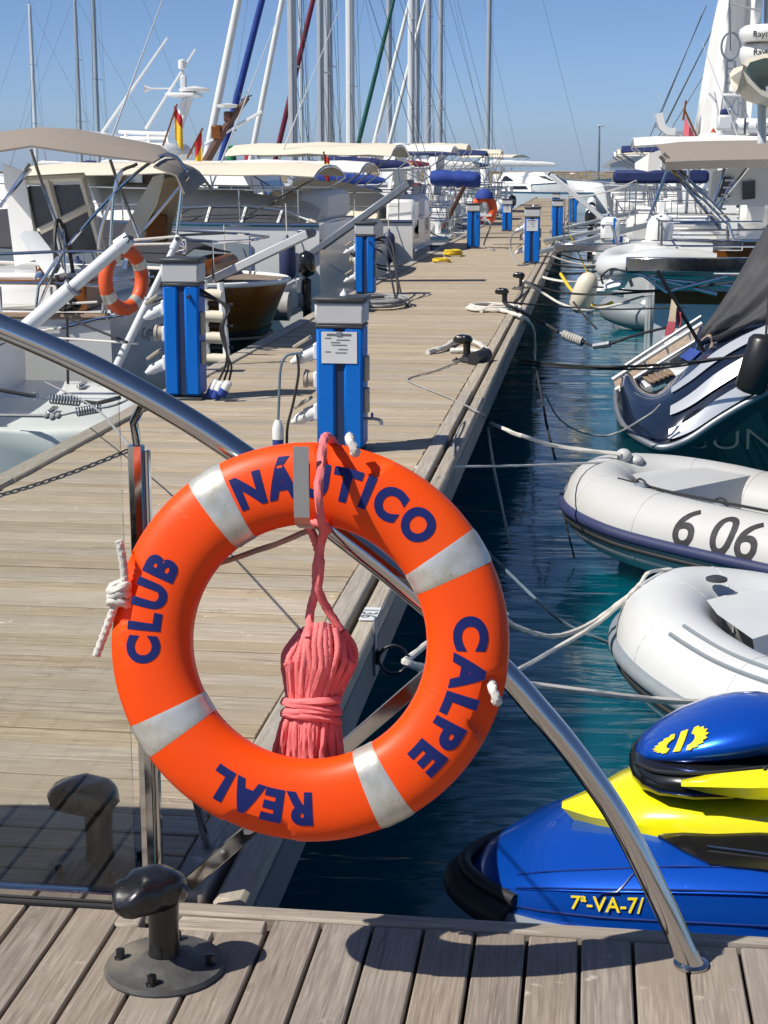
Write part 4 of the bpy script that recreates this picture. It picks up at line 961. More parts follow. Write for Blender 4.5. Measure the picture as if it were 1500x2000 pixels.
for z in (1.05, .75): MB().tube([(-.06, -1.6, z), (-.06, 1.6, z)], .02, 6).build('transom_rail', 'gelcoat_grey', l4)
hump(l4, 'engine_cover', .7, 3.0, 1.25, 1.55, .7, 'cream_canvas', 1)
motorboat('white day cruiser with white bimini between the two cream biminis', -3.5, 26.1, True, 8.5, 3.0, 1.2, 1.6, bim='white_canvas', bz=1.25, arch=False)
# sloops of the row: given by the pixel columns of mast and bow and the height of the masthead
def sloop(lab, Y, mpx, bpx, ytop, jib, cover, bim=None, sX=-3.3, stripe='navy_canvas', mm_='mast_alu', mr_=.085, jr=.09, boomz=.9):
    mX = PY(mpx, 150, Y).x; bX = PY(bpx, 300, Y).x; L = sX - bX; top = PY(mpx, ytop, Y).z - ZW
    t = sailboat(lab, sX, Y, True, L, min(3.3, L * .40), 1.05, 1.3, top - 1.5, (sX - mX) / L, mr_, jib=jib, cover=cover, bim=bim, stripe=stripe, mastm=mm_, boomz=boomz)
    return t
s34 = sloop('white sloop with blue canvas roll reaching over the jetty edge', 34.2, 571, 375, -484, 'white_canvas', 'blue_canvas', None, -2.95, mr_=.10, boomz=.55)
secs = []
for i in range(10):
    u = i / 9; x = -.58 + 1.05 * u; e = .17 * (1 if 0 < i < 9 else .75) * (1 + .06 * math.sin(i * 2.2))
    secs.append([(x, e * 1.5 * math.cos(a) , 2.22 + .05 * u + e * math.sin(a) + .01 * math.sin(i * 3 + a)) for a in [k * math.pi / 6 for k in range(12)]])
MB().loft(secs, True).build('canvas_roll', 'blue_canvas', s34, 60)
for y in (-.25, .25): MB().tube([(-.25, y, 2.1), (.2, y, 1.2)], .03, 7).build('roll_support', 'mast_brown', s34)
sloop('white sloop with bright blue furled foresail', 38.5, 626, 402, -430, 'blue_canvas', 'navy_canvas', mr_=.085)
motorboat('small white motor boat with white bimini far along the jetty', -3.5, 42.4, True, 8.5, 3.1, bim='white_canvas')
sloop('far sloop with thick white furled foresail and tan boom cover', 46.4, 641, 470, -434, 'white_canvas', 'tan_canvas', 'cream_canvas', mr_=.13, jr=.14)
sloop('far sloop with maroon furled foresail', 50.6, 684, 516, -297, 'red_canvas', 'red_canvas', stripe='red_canvas', mm_='mast_white', mr_=.14)
motorboat('far motor boat with navy bimini near the jetty end', -3.5, 54.8, True, 9, 3.2, bim='navy_canvas')
sloop('far sloop with dark green furled foresail', 59.0, 803, 673, -140, 'green_canvas', 'white_canvas', mm_='mast_white', mr_=.13)
sloop('far sloop with white boom cover and cream bimini', 63.2, 836, 705, -150, 'white_canvas', 'white_canvas', 'cream_canvas', mr_=.12)
sloop('last sloop before the breakwater', 67.4, 860, 735, -120, 'white_canvas', 'navy_canvas', mr_=.10)
# ---------------- masts beyond the left row: boats on the next pontoon, their decks mostly hidden
far = [  # mast pixel x at y=150, distance, height, jib, mast material, radius, label
 (64, 102, 11.0, None, 'mast_white', .13, 'leftmost distant sloop with bare pale mast'),
 (152, 96, 10.9, None, 'mast_alu', .12, 'second distant sloop from the left with slim grey mast'),
 (187, 88, 17, None, 'mast_alu', .13, 'third distant sloop from the left with tall tilted mast'),
 (588, 88, 26, None, 'mast_white', .11, 'distant sloop with pale mast beside the thick grey one'),
 (760, 95, 26, None, 'mast_alu', .17, 'distant sloop with broad grey mast in the middle of the sky'),
 (814, 102, 28, None, 'mast_alu', .19, 'distant sloop with right mast of the close pair'),
 (954, 90, 20, None, 'mast_alu', .13, 'rightmost lone tall mast sloop before the open sky'),
]
for i, (px, Y, h, jb, mm_, mr_, lab) in enumerate(far):
    b_ = PY(px, 150, Y); L = 10.5 + (i % 3)
    t = sailboat(lab, b_.x + L * .56, Y, True, L, 3.3, 1.1, 1.35, h, .56, mr_, jib=jb, cover='navy_canvas' if i % 2 else 'white_canvas', mastm=mm_, group='sailing boats on the farther berths', detail=False, seed=i, stripe=None)
# leaning furled foresails seen clearly against the sky come with those sloops; fishing ladder-mast craft in front of them
ms = thing('motor_boat', 'white flybridge cruiser with radar mast and whip antennas, behind the taupe bimini', 'motorboat', (0, 0, 0), 'motor boats moored along the jetty', local=True)
place(ms, -9.2, 27.5, True); o3 = Vector((-9.2, 27.5, ZW))
Lq = lambda x, y, Y=27.5: W2L(PY(x, y, Y), o3)
add_hull(ms, 10, 3.6, 1.7, 2.1, 'gelcoat', tw=.95)
rows = []
for (x, y) in ((-40, 272), (60, 266), (140, 260), (205, 262), (240, 282)):
    p = Lq(x, y); rows.append([Vector((p.x, k * 1.5, p.z - .12 * k * k)) for k in (-1, -.7, 0, .7, 1)])
MB().sheet(rows, .08).build('hardtop', 'gelcoat', ms, 60)
for (x0, x1, y0, y1) in ((240, 300, 275, 310), (300, 355, 280, 315)):
    a = Lq(x0, y1); b_ = Lq(x1, y0); MB().box((a + b_) / 2, (abs(b_.x - a.x), 1.8, abs(b_.z - a.z)), .12).build('flybridge', 'gelcoat', ms)
for pts in (((232, 258), (330, 262)), ((235, 270), (325, 270)), ((245, 258), (250, 285)), ((290, 260), (292, 290)), ((325, 256), (330, 285))):
    MB().tube([Lq(*p) for p in pts], .035, 7).build('roof_rack', 'gelcoat', ms)
MB().tube([Lq(346, 250), Lq(360, 195)], .06, 8).build('radar_mast', 'gelcoat_grey', ms); MB().tube([Lq(352, 250), Lq(372, 192)], .05, 8).build('radar_mast', 'gelcoat_grey', ms)
MB().box(Lq(360, 186), (.5, .7, .06), .02).build('radar_shelf', 'gelcoat', ms)
MB().box(Lq(359, 170), (.10, .10, .4), .02).build('radar_pillar', 'gelcoat_grey', ms)
MB().tube([Lq(357, 165), Lq(357, 138)], .025, 6).build('light_pole', 'gelcoat_grey', ms)
MB().lathe([(.03, 0), (.07, .02), (.07, .15), (.03, .17)], Lq(356, 136), 10).build('masthead_light', 'white_plastic', ms)
MB().lathe([(.02, 0), (.26, .03), (.28, .07), (.02, .12)], Lq(380, 182), 14).build('radar_dome', 'white_plastic', ms)
MB().lathe([(.012, 0), (.015, .38), (.06, .48), (.075, .5)], Lq(338, 173), 10, rot_to((1, 0, 0))).build('horn', 'white_plastic', ms)
for a, b_ in (((198, 262), (327, 74)), ((285, 252), (382, 96))): MB().tube([Lq(*a), Lq(*b_)], [.03, .018], 6).build('antenna', 'white_plastic', ms)
def ens(name, lab, px, Y, w_, h_, bands, staff, droop=1.0, dx=(.6, 0, 0)):
    t = thing('ensign', lab, 'flag', PY(*staff[0], Y)); p = PY(*px, Y)
    flag(t, p, w_, h_, bands, dx, droop); MB().tube([PY(*staff[0], Y), PY(*staff[1], Y)], .014, 6).build('staff', 'hull_wood', t); return t
ens('e', 'drooping red and yellow ensign below the radar mast', (340, 206), 24, .34, .50, SPAIN[:2], ((318, 285), (346, 203)), .6, (.5, 0, 0))
ens('e', 'black red and gold ensign on a slanted staff', (394, 256), 23, .34, .40, GERMANY[1:] , ((365, 310), (396, 250)), .7, (-.5, 0, 0))
ens('e', 'small red and yellow ensign over the long white cruiser', (633, 300), 24, .20, .36, SPAIN, ((640, 355), (632, 296)), .4, (.5, 0, 0))
# brown mast and boom craft
bm_t = thing('gaff_boat', 'traditional boat with dark varnished mast and small radar', 'sailboat', (0, 0, 0), local=True)
place(bm_t, -6.6, 30.6, True); o4 = Vector((-6.6, 30.6, ZW)); Bq = lambda x, y, Y=30.6: W2L(PY(x, y, Y), o4)
add_hull(bm_t, 7, 2.6, 1.2, 1.6, 'hull_wood', tw=.6)
MB().tube([Bq(400, 320), Bq(440, 250), Bq(484, 190)], [.09, .075, .05], 8).build('mast', 'mast_brown', bm_t)
MB().box(Bq(424, 258), (.2, .2, .26), .03).build('radar_bracket', 'hull_wood', bm_t); MB().box(Bq(446, 228), (.16, .16, .2), .03).build('radar_bracket', 'mast_brown', bm_t)
MB().lathe([(.02, 0), (.2, .02), (.22, .07), (.02, .1)], Bq(445, 212), 14).build('radar_dome', 'white_plastic', bm_t)
MB().tube([Bq(400, 282), Bq(512, 218)], .03, 6).build('boom', 'mast_white', bm_t)
for a, b_ in (((470, 196), (492, 186)), ((486, 190), (482, 180)), ((470, 188), (468, 180)), ((440, 250), (462, 255))): MB().tube([Bq(*a), Bq(*b_)], .014, 5).build('instrument', 'dark_plastic', bm_t)
# gangways swung up over the sterns
def gangway(lab, a, b_, Ya, Yb, w_, mat='mast_alu', r=None, rails_=True):
    p, q_ = PY(*a, Ya), PY(*b_, Yb); t = thing('gangway', lab, 'gangway', p, 'raised boarding gangways')
    if r:
        MB().tube([p, p.lerp(q_, .55)], r, 12).build('outer_tube', mat, t); MB().tube([p.lerp(q_, .5), q_], r * .78, 12).build('inner_tube', mat, t)
        MB().tube([p.lerp(q_, .54), p.lerp(q_, .56)], r * 1.25, 12).build('collar', 'galv', t); d = (q_ - p).normalized()
        MB().tube([q_ - d * .03, q_ + d * .08], [r * 1.1, r * .9], 12).build('end_cap', mat, t)
        MB().tube([q_ + d * .06 + Vector((0, -.05, 0)), q_ + d * .06 + Vector((0, .05, 0))], r * .5, 8).build('sheave', 'dark_plastic', t)
    else:
        d = (q_ - p).normalized(); s_ = Vector((0, 1, 0)); n_ = d.cross(s_).normalized(); m3 = Matrix((d, s_, n_)).transposed()
        MB().box((p + q_) / 2, ((q_ - p).length, w_, .03), .005, m3).build('tread_board', mat, t)
        for sd in (-1, 1): MB().box((p + q_) / 2 + s_ * (sd * w_ / 2), ((q_ - p).length * 1.01, .035, .085), .008, m3).build('side_rail', mat, t)
        MB().tube([q_ - s_ * (w_ / 2), q_ + s_ * (w_ / 2)], .05, 8).build('roller', 'dark_plastic', t)
    return t
gangway('white telescopic boarding pole in front of the taupe-canopy cruiser', (25, 662), (238, 478), 11.2, 11.2, 0, 'mast_white', .058)
gangway('slim pale boarding pole leaning beside the left blue pedestal', (228, 715), (342, 480), 11.6, 11.8, 0, 'mast_white', .032)
gangway('pale gangway board raised over the wooden boat', (395, 556), (604, 456), 16.4, 16.4, .32, 'mast_white')
gangway('longest grey gangway raised behind the black outboard', (600, 502), (800, 358), 21.0, 21.0, .36, 'galv')
gangway('white gangway raised at the right side of the jetty', (1186, 434), (1076, 342), 30.0, 30.0, .4, 'mast_white')

# small equipment on the jetty's left side
def cable(lab, pts, r, mat, name='power_cable', cat='cable', n=6, lobes=0):
    t = MB().tube(curve(pts, n), r, 7, lobes=lobes, pitch=.05).build(name, mat); return tag(t, lab, cat)
D = lambda x, y, Y: PY(x, y, Y)
cable('looped power cable plugged into the nearest pedestal', [D(585, 690, 8.3), D(560, 695, 8.28), D(548, 720, 8.27), D(545, 780, 8.26), D(543, 825, 8.26)], .0075, 'blue_grey_rope')
cable('dark power cable hanging from the lower plug of the nearest pedestal', [D(580, 688, 8.3), D(583, 730, 8.28), D(572, 790, 8.27), D(562, 830, 8.26), D(560, 868, 8.3)], .0075, 'black_rope')
pg = thing('plug_connector', 'grey and blue cable coupler hanging left of the nearest pedestal', 'plug', D(543, 855, 8.26))
c = D(543, 858, 8.26); MB().lathe([(.03, -.04), (.031, .0)], c, 14).build('blue_sleeve', 'blue_canvas', pg); MB().lathe([(.031, .001), (.031, .06), (.022, .09), (.012, .105)], c, 14).build('grey_sleeve', 'white_plastic', pg)
pb = thing('plug_cluster', 'cluster of white and blue plug couplers right of the left pedestal', 'plug', D(425, 782, 10.2))
for k, (x, y, lx, ly) in enumerate(((408, 775, 425, 742), (420, 778, 434, 745), (432, 772, 448, 745))):
    a, b_ = D(x, y, 10.15 - k * .05), D(lx, ly, 10.15 - k * .05)
    MB().tube([a, a.lerp(b_, .45)], .03, 12).build('sleeve', 'blue_canvas', pb); MB().tube([a.lerp(b_, .45), a.lerp(b_, .9), b_], [.03, .028, .014], 12).build('sleeve', 'white_plastic', pb)
for k in range(3):
    MB().tube(curve([D(428 + k * 10, 742, 10.15), D(440 + k * 6, 715, 10.1), D(443, 690, 10.1), D(436 - k * 3, 640, 10.12), D(440 + k * 4, 600, 10.15), D(385 + k * 3, 560 + k * 8, 10.15)], 6), .0075, 6).build('lead', 'black_rope', pb)
def coil(lab, c, rx, ry, n, mat, r=.012, h=.012, seed=0, cat='hose', name='coiled_hose'):
    rs = random.Random(seed); pts = []
    for k in range(n * 14):
        a = 2 * math.pi * k / 14; e = 1 + .10 * math.sin(a * .37 + seed) + rs.uniform(-.10, .10)
        pts.append(Vector(c) + Vector((rx * e * math.cos(a), ry * e * math.sin(a), r + h * k / 14 + .004 * math.sin(a * 1.7))))
    return tag(MB().tube(curve(pts, 2), r, 6).build(name, mat), lab, cat)
coil('coiled grey water hose on the planks beside the second pedestal', PZ(745, 598, 0), .26, .5, 6, 'grey_rope', .014, .014, 2)
coil('heap of yellow rope on the left edge of the jetty', PZ(885, 500, 0), .14, .3, 4, 'yellow_rope', .017, .022, 4, 'rope', 'rope_coil')
coil('small scrap of yellow rope near the heap', PZ(862, 512, 0), .12, .2, 2, 'yellow_rope', .02, .015, 5, 'rope', 'rope_coil')
coil('white rope coil beside the middle jetty bollard', PZ(965, 606, 0), .26, .3, 3, 'white_rope', .017, .014, 6, 'rope', 'rope_coil')
for k, (a, b_) in enumerate((((757, 480), (788, 592)), ((762, 470), (780, 590)), ((752, 500), (775, 596)))):
    cable(('leftmost', 'rightmost', 'middle')[k] + ' of three dark cables dropping to the planks by the grey hose', [D(715, 470 + 6 * k, 18.9), D(a[0], a[1], 18.8), PZ(*b_, .01)], .012, 'black_rope')
cable('pale cable looping to the planks beside the fifth pedestal', [D(945, 425, 30), D(958, 440, 29.8), PZ(945, 480, .02), PZ(965, 488, .02)], .018, 'grey_rope')
cable('pale cable looping beside the right pedestal with notice', [D(1018, 450, 25.3), D(1000, 458, 25.2), D(998, 490, 25.2), PZ(1012, 517, .02), PZ(1035, 515, .02)], .014, 'grey_rope')
# mooring gear on the left: springs and lines of the platform boat
def spring(t, a, b_, r=.028, turns=10, wire=.006, mat='galv'):
    a, b_ = Vector(a), Vector(b_); d = (b_ - a); L = d.length; d.normalize(); s1 = d.orthogonal().normalized(); s2 = d.cross(s1)
    MB().tube([a + d * (L * k / (turns * 10)) + s1 * (r * math.cos(2 * math.pi * k / 10)) + s2 * (r * math.sin(2 * math.pi * k / 10)) for k in range(turns * 10 + 1)], wire, 5).build('spring', mat, t)
    MB().tube([a - d * .06, a + d * L * .3], wire, 5).build('spring_bar', mat, t); MB().tube([b_ - d * L * .3, b_ + d * .06], wire, 5).build('spring_bar', mat, t)
m1 = thing('mooring_line', 'dark mooring line with horizontal coil spring above the platform', 'mooring line', D(0, 760, 9.6))
MB().tube([D(-40, 755, 9.6), D(70, 774, 9.6)], .012, 7, lobes=3).build('line', 'black_rope', m1); spring(m1, D(98, 779, 9.6), D(155, 784, 9.6)); MB().tube([D(165, 785, 9.6), D(190, 788, 9.6), D(235, 776, 9.7)], .014, 7).build('line', 'black_rope', m1)
MB().tube([D(68 + 7 * math.cos(a), 774 + 7 * math.sin(a), 9.6) for a in [k * .6 for k in range(12)]], .005, 5).build('shackle', 'galv', m1)
m2 = thing('mooring_line', 'knotted grey mooring line with spring across the low platform', 'mooring line', D(0, 812, 9.5))
MB().tube([D(-40, 811, 9.45), D(88, 812, 9.45)], .011, 8, lobes=3).build('line', 'grey_rope', m2)
for k in range(3): MB().ball(D(92 + 11 * k, 812 + 3 * (k % 2), 9.45), .022, 8, 6).build('knot', 'grey_rope', m2)
MB().tube([D(118, 812, 9.45), D(150, 804, 9.5)], .006, 5).build('spring_bar', 'galv', m2); spring(m2, D(150, 805, 9.5), D(195, 797, 9.5), .026, 9)
MB().tube(sag(D(200, 796, 9.5), D(250, 780, 9.8), .01), .008, 6).build('line', 'grey_rope', m2)
cable('thin grey line running from the platform boat to the gate post', [D(88, 746, 9.0), D(180, 793, 6.5), Vector((PXc, PYc + .02, .94))], .004, 'grey_rope', 'thin_line', 'rope')
cable('pale line stretched across the grey hull', [D(105, 660, 11.7), D(180, 665, 11.6), D(270, 671, 11.4)], .009, 'white_rope', 'mooring_line', 'mooring line')
cable('black line hanging down the grey hull from the deck', [D(131, 620, 12.0), D(132, 690, 11.95), D(133, 760, 11.9)], .011, 'black_rope', 'mooring_line', 'mooring line')
cable('black line slanting over the grey hull towards the pedestal', [D(135, 622, 12.0), D(190, 645, 11.7), D(248, 668, 11.3)], .010, 'black_rope', 'mooring_line', 'mooring line')
# orange horseshoe float beside the fifth pedestal
hf = thing('horseshoe_float', 'orange horseshoe float with blue cap beside the pedestal', 'float', D(945, 430, 31.5))
c = D(946, 410, 31.5); MB().tube([c + Vector((.17 * math.cos(a), 0, .24 * math.sin(a))) for a in [R(-60) + k * R(300) / 18 for k in range(19)]], .085, 10).build('float_body', 'buoy_orange', hf, 60)
MB().lathe([(.18, 0), (.17, .1), (.1, .17), (.01, .19)], D(946, 388, 31.5), 12).build('cap', 'blue_canvas', hf); MB().box(c + Vector((0, -.09, -.1)), (.3, .02, .05), .005).build('strap', 'white_plastic', hf)

# mooring lines of the far sterns, left and right
ORD = ('nearest', 'second', 'third', 'fourth', 'fifth', 'sixth', 'seventh', 'eighth', 'ninth', 'tenth', 'eleventh', 'farthest')
for k, y in enumerate((21.3, 23.2, 25.2, 28.8, 31.2, 33.4, 37.6, 39.6, 41.4, 45.4)):
    a = Vector((XL + .02, y, .0)); b_ = Vector((XL - .75, y + random.uniform(-.5, .5), random.uniform(.0, .35)))
    tag(MB().tube(sag(a, b_, .06), .014, 6, lobes=3).build('mooring_line', 'black_rope' if k % 3 else 'white_rope'), f'{ORD[k]} of ten far mooring lines leaving the left jetty kerb', 'mooring line', 'far mooring lines on the left')
for k, y in enumerate((22.6, 24.1, 26.2, 28.0, 29.6, 31.5, 33.2, 35.5, 37.8, 39.5, 41.8, 44.0)):
    a = Vector((XO, y, -.02)); b_ = Vector((.55, y + random.uniform(-.8, .8), random.uniform(-.15, .35)))
    tag(MB().tube(sag(a, b_, .12), .016, 6, lobes=3).build('mooring_line', 'black_rope' if k % 3 else 'white_rope'), f'{ORD[k]} of twelve far mooring lines leaving the right jetty kerb', 'mooring line', 'far mooring lines on the right')
for (y, z1, lab) in ((27.4, .55, 'short grey boarding plank from the jetty to the motor sailer'), (32.0, .4, 'short grey boarding plank beyond the motor sailer'), (36.6, .5, 'farther short boarding plank on the right of the walkway')):
    t = thing('boarding_plank', lab, 'gangway', (-.8, y, .02)); a = Vector((-.95, y, .05)); b_ = Vector((1.0, y, z1)); d = (b_ - a).normalized(); m3 = Matrix((d, Vector((0, 1, 0)), d.cross(Vector((0, 1, 0))))).transposed()
    MB().box((a + b_) / 2, ((b_ - a).length, .34, .03), .005, m3).build('tread_board', 'mast_alu', t)
    for sd in (-1, 1): MB().box((a + b_) / 2 + Vector((0, sd * .18, .01)), ((b_ - a).length, .03, .07), .005, m3).build('side_rail', 'galv', t)
    for q_ in (.25, .85): MB().tube([a.lerp(b_, q_) + Vector((0, -.18, 0)), a.lerp(b_, q_) + Vector((0, -.18, .8))], .012, 6).build('stanchion', 'stainless', t)
    MB().tube(sag(a.lerp(b_, .25) + Vector((0, -.18, .8)), a.lerp(b_, .85) + Vector((0, -.18, .8)), .06), .008, 5).build('hand_rope', 'white_rope', t)

# boats lying before the breakwater
for k, (x, y, bi, kd) in enumerate(((-11.5, 92, 'white_canvas', 0), (-7.6, 98, 'cream_canvas', 0), (7.8, 91, 'cream_canvas', 0))):
    lab = f'{ORD[k] if k else "leftmost"} from the left of the boats lying across the breakwater' if k else 'leftmost of the boats lying across the breakwater'
    if kd: sailboat(lab, x, y, k % 2 == 0, 9, 3.0, 1.2, 1.5, 6.5, .5, .07, cover=bi, jib=None, back=False, turn=R(35 + 13 * k), group='boats lying before the breakwater', extra=False)
    else: motorboat(lab, x, y, k % 2 == 0, 8.5, 3.1, 1.3, 1.8, bim=bi, turn=R(-40 + 17 * k), group='boats lying before the breakwater')

plain('jet_blue_dark', (.002, .02, .16), .3)
plain('teal_letters', (.03, .06, .07), .6, var=.3)
# ---------------- right side: personal watercraft at the deck
JY, JX = 4.75, .045
JS = [(-.37, .07, -.745, -.70), (-.33, .16, -.74, -.645), (-.25, .25, -.735, -.60), (-.12, .335, -.72, -.53), (.05, .41, -.70, -.475), (.25, .465, -.675, -.43), (.5, .505, -.655, -.40), (.9, .535, -.64, -.385), (1.5, .55, -.63, -.40), (2.2, .54, -.63, -.44), (2.7, .50, -.64, -.50)]
def js_at(x):
    for a, b_ in zip(JS, JS[1:]):
        if x <= b_[0]:
            u = (x - a[0]) / (b_[0] - a[0]); return [a[i] + (b_[i] - a[i]) * u for i in range(1, 4)]
    return JS[-1][1:]
JV = [(1.0, .0), (1.0, .26), (.965, .53), (.98, .56), (.86, .73), (.81, .75), (.55, .90), (.3, .97), (0, 1.0)]
def js_pt(x, v, side=-1, off=0):
    hb_, g, zc = js_at(x); k = v * (len(JV) - 1); i = min(int(k), len(JV) - 2); u = k - i
    a = JV[i][0] + (JV[i + 1][0] - JV[i][0]) * u; h = JV[i][1] + (JV[i + 1][1] - JV[i][1]) * u
    return Vector((x, JY + side * (hb_ * a + off), g + (zc - g) * h + off * .7))
jk = thing('jet_ski', 'blue and yellow jet ski with black bow bumper beside the deck', 'jet ski', (1, JY, ZW))
xs_ = [-.37, -.35, -.32, -.28, -.22, -.15, -.08, 0, .1, .2, .32, .45, .6, .8, 1.1, 1.5, 1.9, 2.3, 2.7]
secs = [[js_pt(x, i / (len(JV) - 1) if True else 0, -1) for i in range(len(JV))] + [js_pt(x, i / (len(JV) - 1), 1) for i in range(len(JV) - 2, -1, -1)] for x in xs_]
MB().loft(secs, False, True).build('deck_shell', 'jet_blue', jk, 28)
secs = [[Vector((x * 1.0 + (.05 if x < -.3 else 0), JY + sd * js_at(x)[0] * k, js_at(x)[1] + dz)) for sd, k, dz in ((-1, .985, -.012), (-1, .93, -.12), (-1, .5, -.30), (0, 0, -.42), (1, .5, -.30), (1, .93, -.12), (1, .985, -.012))] for x in xs_]
MB().loft(secs, False, True).build('lower_hull', 'jet_black', jk, 40)
for dz, r_, mt, nm in ((-.012, .022, 'rub_grey', 'gunwale_trim'),):
    for sd in (-1, 1): MB().tube([Vector((x, JY + sd * (js_at(x)[0] + .012), js_at(x)[1] + dz)) for x in xs_[3:]], r_, 8).build(nm, mt, jk)
bp_ = [(.02, .44), (-.12, .36), (-.24, .27), (-.34, .17), (-.40, .07), (-.415, 0)]
pts = [Vector((x, JY - y, -.745 + .02 * (x > -.2))) for x, y in bp_[2:]] + [Vector((x, JY + y, -.745 + .02 * (x > -.2))) for x, y in bp_[2:-1][::-1]]
MB().tube(curve(pts, 4), .050, 12).build('bow_bumper', 'rubber', jk, 60)
MB().tube(curve([p + Vector((.02, 0, .062)) for p in pts], 4), .022, 10).build('bow_bumper', 'rubber', jk, 60)
# yellow console, ridge ahead of the bars
YS = [(-.09, .03, -.475, -.472), (.0, .11, -.47, -.435), (.10, .18, -.46, -.375), (.18, .23, -.45, -.345), (.35, .26, -.435, -.315), (.6, .275, -.42, -.28), (1.0, .27, -.41, -.26), (1.3, .25, -.42, -.28)]
MB().loft([[Vector((x + .05, JY - w_ * 1.10, z0 - .05)), Vector((x, JY - w_ * 1.0, z0 + (z1 - z0) * .12)), Vector((x, JY - w_ * .90, z0 + (z1 - z0) * .42)), Vector((x, JY - w_ * .60, z1 - (z1 - z0) * .18)), Vector((x, JY - w_ * .2, z1)), Vector((x, JY, z1 + .004)), Vector((x, JY + w_ * .2, z1)), Vector((x, JY + w_ * .60, z1 - (z1 - z0) * .18)), Vector((x, JY + w_ * .90, z0 + (z1 - z0) * .42)), Vector((x, JY + w_, z0 + (z1 - z0) * .12)), Vector((x + .05, JY + w_ * 1.10, z0 - .05))] for x, w_, z0, z1 in YS], False, True).build('console', 'jet_yellow', jk, 35)
def pod(name, mat, prof, n=18, e=.85):
    secs = []
    for (x, w_, zb_, zt_) in prof:
        zc_ = (zb_ + zt_) / 2; h_ = (zt_ - zb_) / 2
        secs.append([Vector((x, JY + w_ * math.copysign(abs(math.cos(a)) ** e, math.cos(a)), zc_ + h_ * math.copysign(abs(math.sin(a)) ** e, math.sin(a)))) for a in [2 * math.pi * j / n for j in range(n)]])
    return MB().loft(secs, True).build(name, mat, jk, 50)
pod('console_nose', 'jet_black', [(.115, .03, -.325, -.305), (.125, .10, -.355, -.285), (.15, .17, -.37, -.27), (.20, .225, -.375, -.255), (.3, .265, -.375, -.235), (.42, .275, -.365, -.225), (.52, .25, -.35, -.23), (.62, .16, -.33, -.24)])
for sd in (-1, 1):
    MB().loft([[Vector((x, JY + sd * (w_ + .012), zc_ - h_)), Vector((x, JY + sd * (w_ + .022), zc_)), Vector((x, JY + sd * (w_ * .93), zc_ + h_)), Vector((x, JY + sd * w_ * .85, zc_))] for x, w_, zc_, h_ in ((.26, .262, -.282, .004), (.33, .268, -.278, .022), (.45, .285, -.268, .038), (.6, .29, -.255, .05), (.8, .28, -.25, .055), (1.0, .27, -.25, .05))], True).build('side_wing', 'jet_yellow', jk, 50)
pod('hood', 'jet_blue', [(.135, .02, -.285, -.27), (.16, .10, -.285, -.245), (.21, .155, -.28, -.21), (.28, .195, -.275, -.17), (.36, .215, -.265, -.135), (.44, .215, -.255, -.112), (.51, .20, -.245, -.102), (.545, .185, -.235, -.105), (.55, .16, -.22, -.12)])
MB().box((.57, JY, -.155), (.03, .30, .10), .01).build('gauge_pod', 'jet_black', jk)
MB().tube(curve([(.66, JY - .40, -.06), (.64, JY - .2, -.08), (.6, JY, -.1), (.64, JY + .2, -.08), (.66, JY + .40, -.06)], 5), .018, 8).build('handlebar', 'rubber', jk)
MB().loft([[Vector((x, JY + k * w_, z + (.0 if abs(k) < .9 else -.06))) for k in (-1, -.7, 0, .7, 1)] + [Vector((x, JY + k * w_ * .9, -.45)) for k in (1, -1)] for x, w_, z in ((.95, .12, -.30), (1.1, .15, -.22), (1.5, .17, -.22), (1.9, .18, -.18), (2.4, .17, -.2))], True).build('seat', 'jet_black', jk)
for sd in (-1,):
    rows = []
    for i in range(14):
        x = .20 + .95 * i / 13; sp_ = min(1, i / 7); rows.append([js_pt(x, .76 - (.36 * sp_ ** .8) * (1 - k) + .16 * k * min(1, sp_ * 1.4), sd, .006) for k in (0, .25, .5, .75, 1)])
    MB().sheet(rows, .008).build('footwell_panel', 'jet_black', jk, 60)
    MB().tube([js_pt(.34 + .5 * i / 8, .70 - .10 * i / 8, sd, .014) for i in range(9)], .006, 6).build('panel_trim', 'stainless', jk)
print_on('7ª-VA-7/', .064, 'emblem_yellow', jk, lambda x, y: js_pt(.05 + x, .138 + y * 1.95, -1, .006), bold=.0009, step=.02, xs=.95)
for v_ in (.10, .39, .60):   # moulded seams along the side
    MB().tube([js_pt(-.22 + 2.4 * i / 30, v_, -1, .001) for i in range(31)], .0035, 5).build('seam', 'jet_blue_dark', jk)
MB().tube([js_pt(.02 + .02 * i, .2 + .055 * i, -1, .002) for i in range(9)], .003, 5).build('seam', 'jet_blue_dark', jk)
MB().tube(curve([Vector((.13, JY - .10, -.285)), Vector((.2, JY - .20, -.272)), Vector((.34, JY - .235, -.255)), Vector((.52, JY - .205, -.238))], 6), .006, 6).build('hood_gasket', 'rubber', jk)
for k in range(7): MB().box((.50 + .05 * k, JY - .262 - .003 * k, -.222 + .004 * k), (.012, .02, .012), .003).build('hinge_rib', 'rubber', jk)
# sun-like emblem on the hood: two scalloped halves and a bar
HP = [(.135, .02, -.285, -.27), (.16, .10, -.285, -.245), (.21, .155, -.28, -.21), (.28, .195, -.275, -.17), (.36, .215, -.265, -.135), (.44, .215, -.255, -.112), (.51, .20, -.245, -.102), (.545, .185, -.235, -.105), (.55, .16, -.22, -.12)]
def hood_pt(u, v):   # emblem coordinates -> place on the curved hood
    x = .262 + u * 1.05 + v * .25; a = R(140) - v / .135
    for q0, q1 in zip(HP, HP[1:]):
        if x <= q1[0]: k = (x - q0[0]) / (q1[0] - q0[0]); w_, zb_, zt_ = [q0[i] + (q1[i] - q0[i]) * k for i in (1, 2, 3)]; break
    f_ = lambda c_: math.copysign(abs(c_) ** .85, c_)
    return Vector((x, JY + (w_ + .003) * f_(math.cos(a)), (zb_ + zt_) / 2 + ((zt_ - zb_) / 2 + .003) * f_(math.sin(a))))
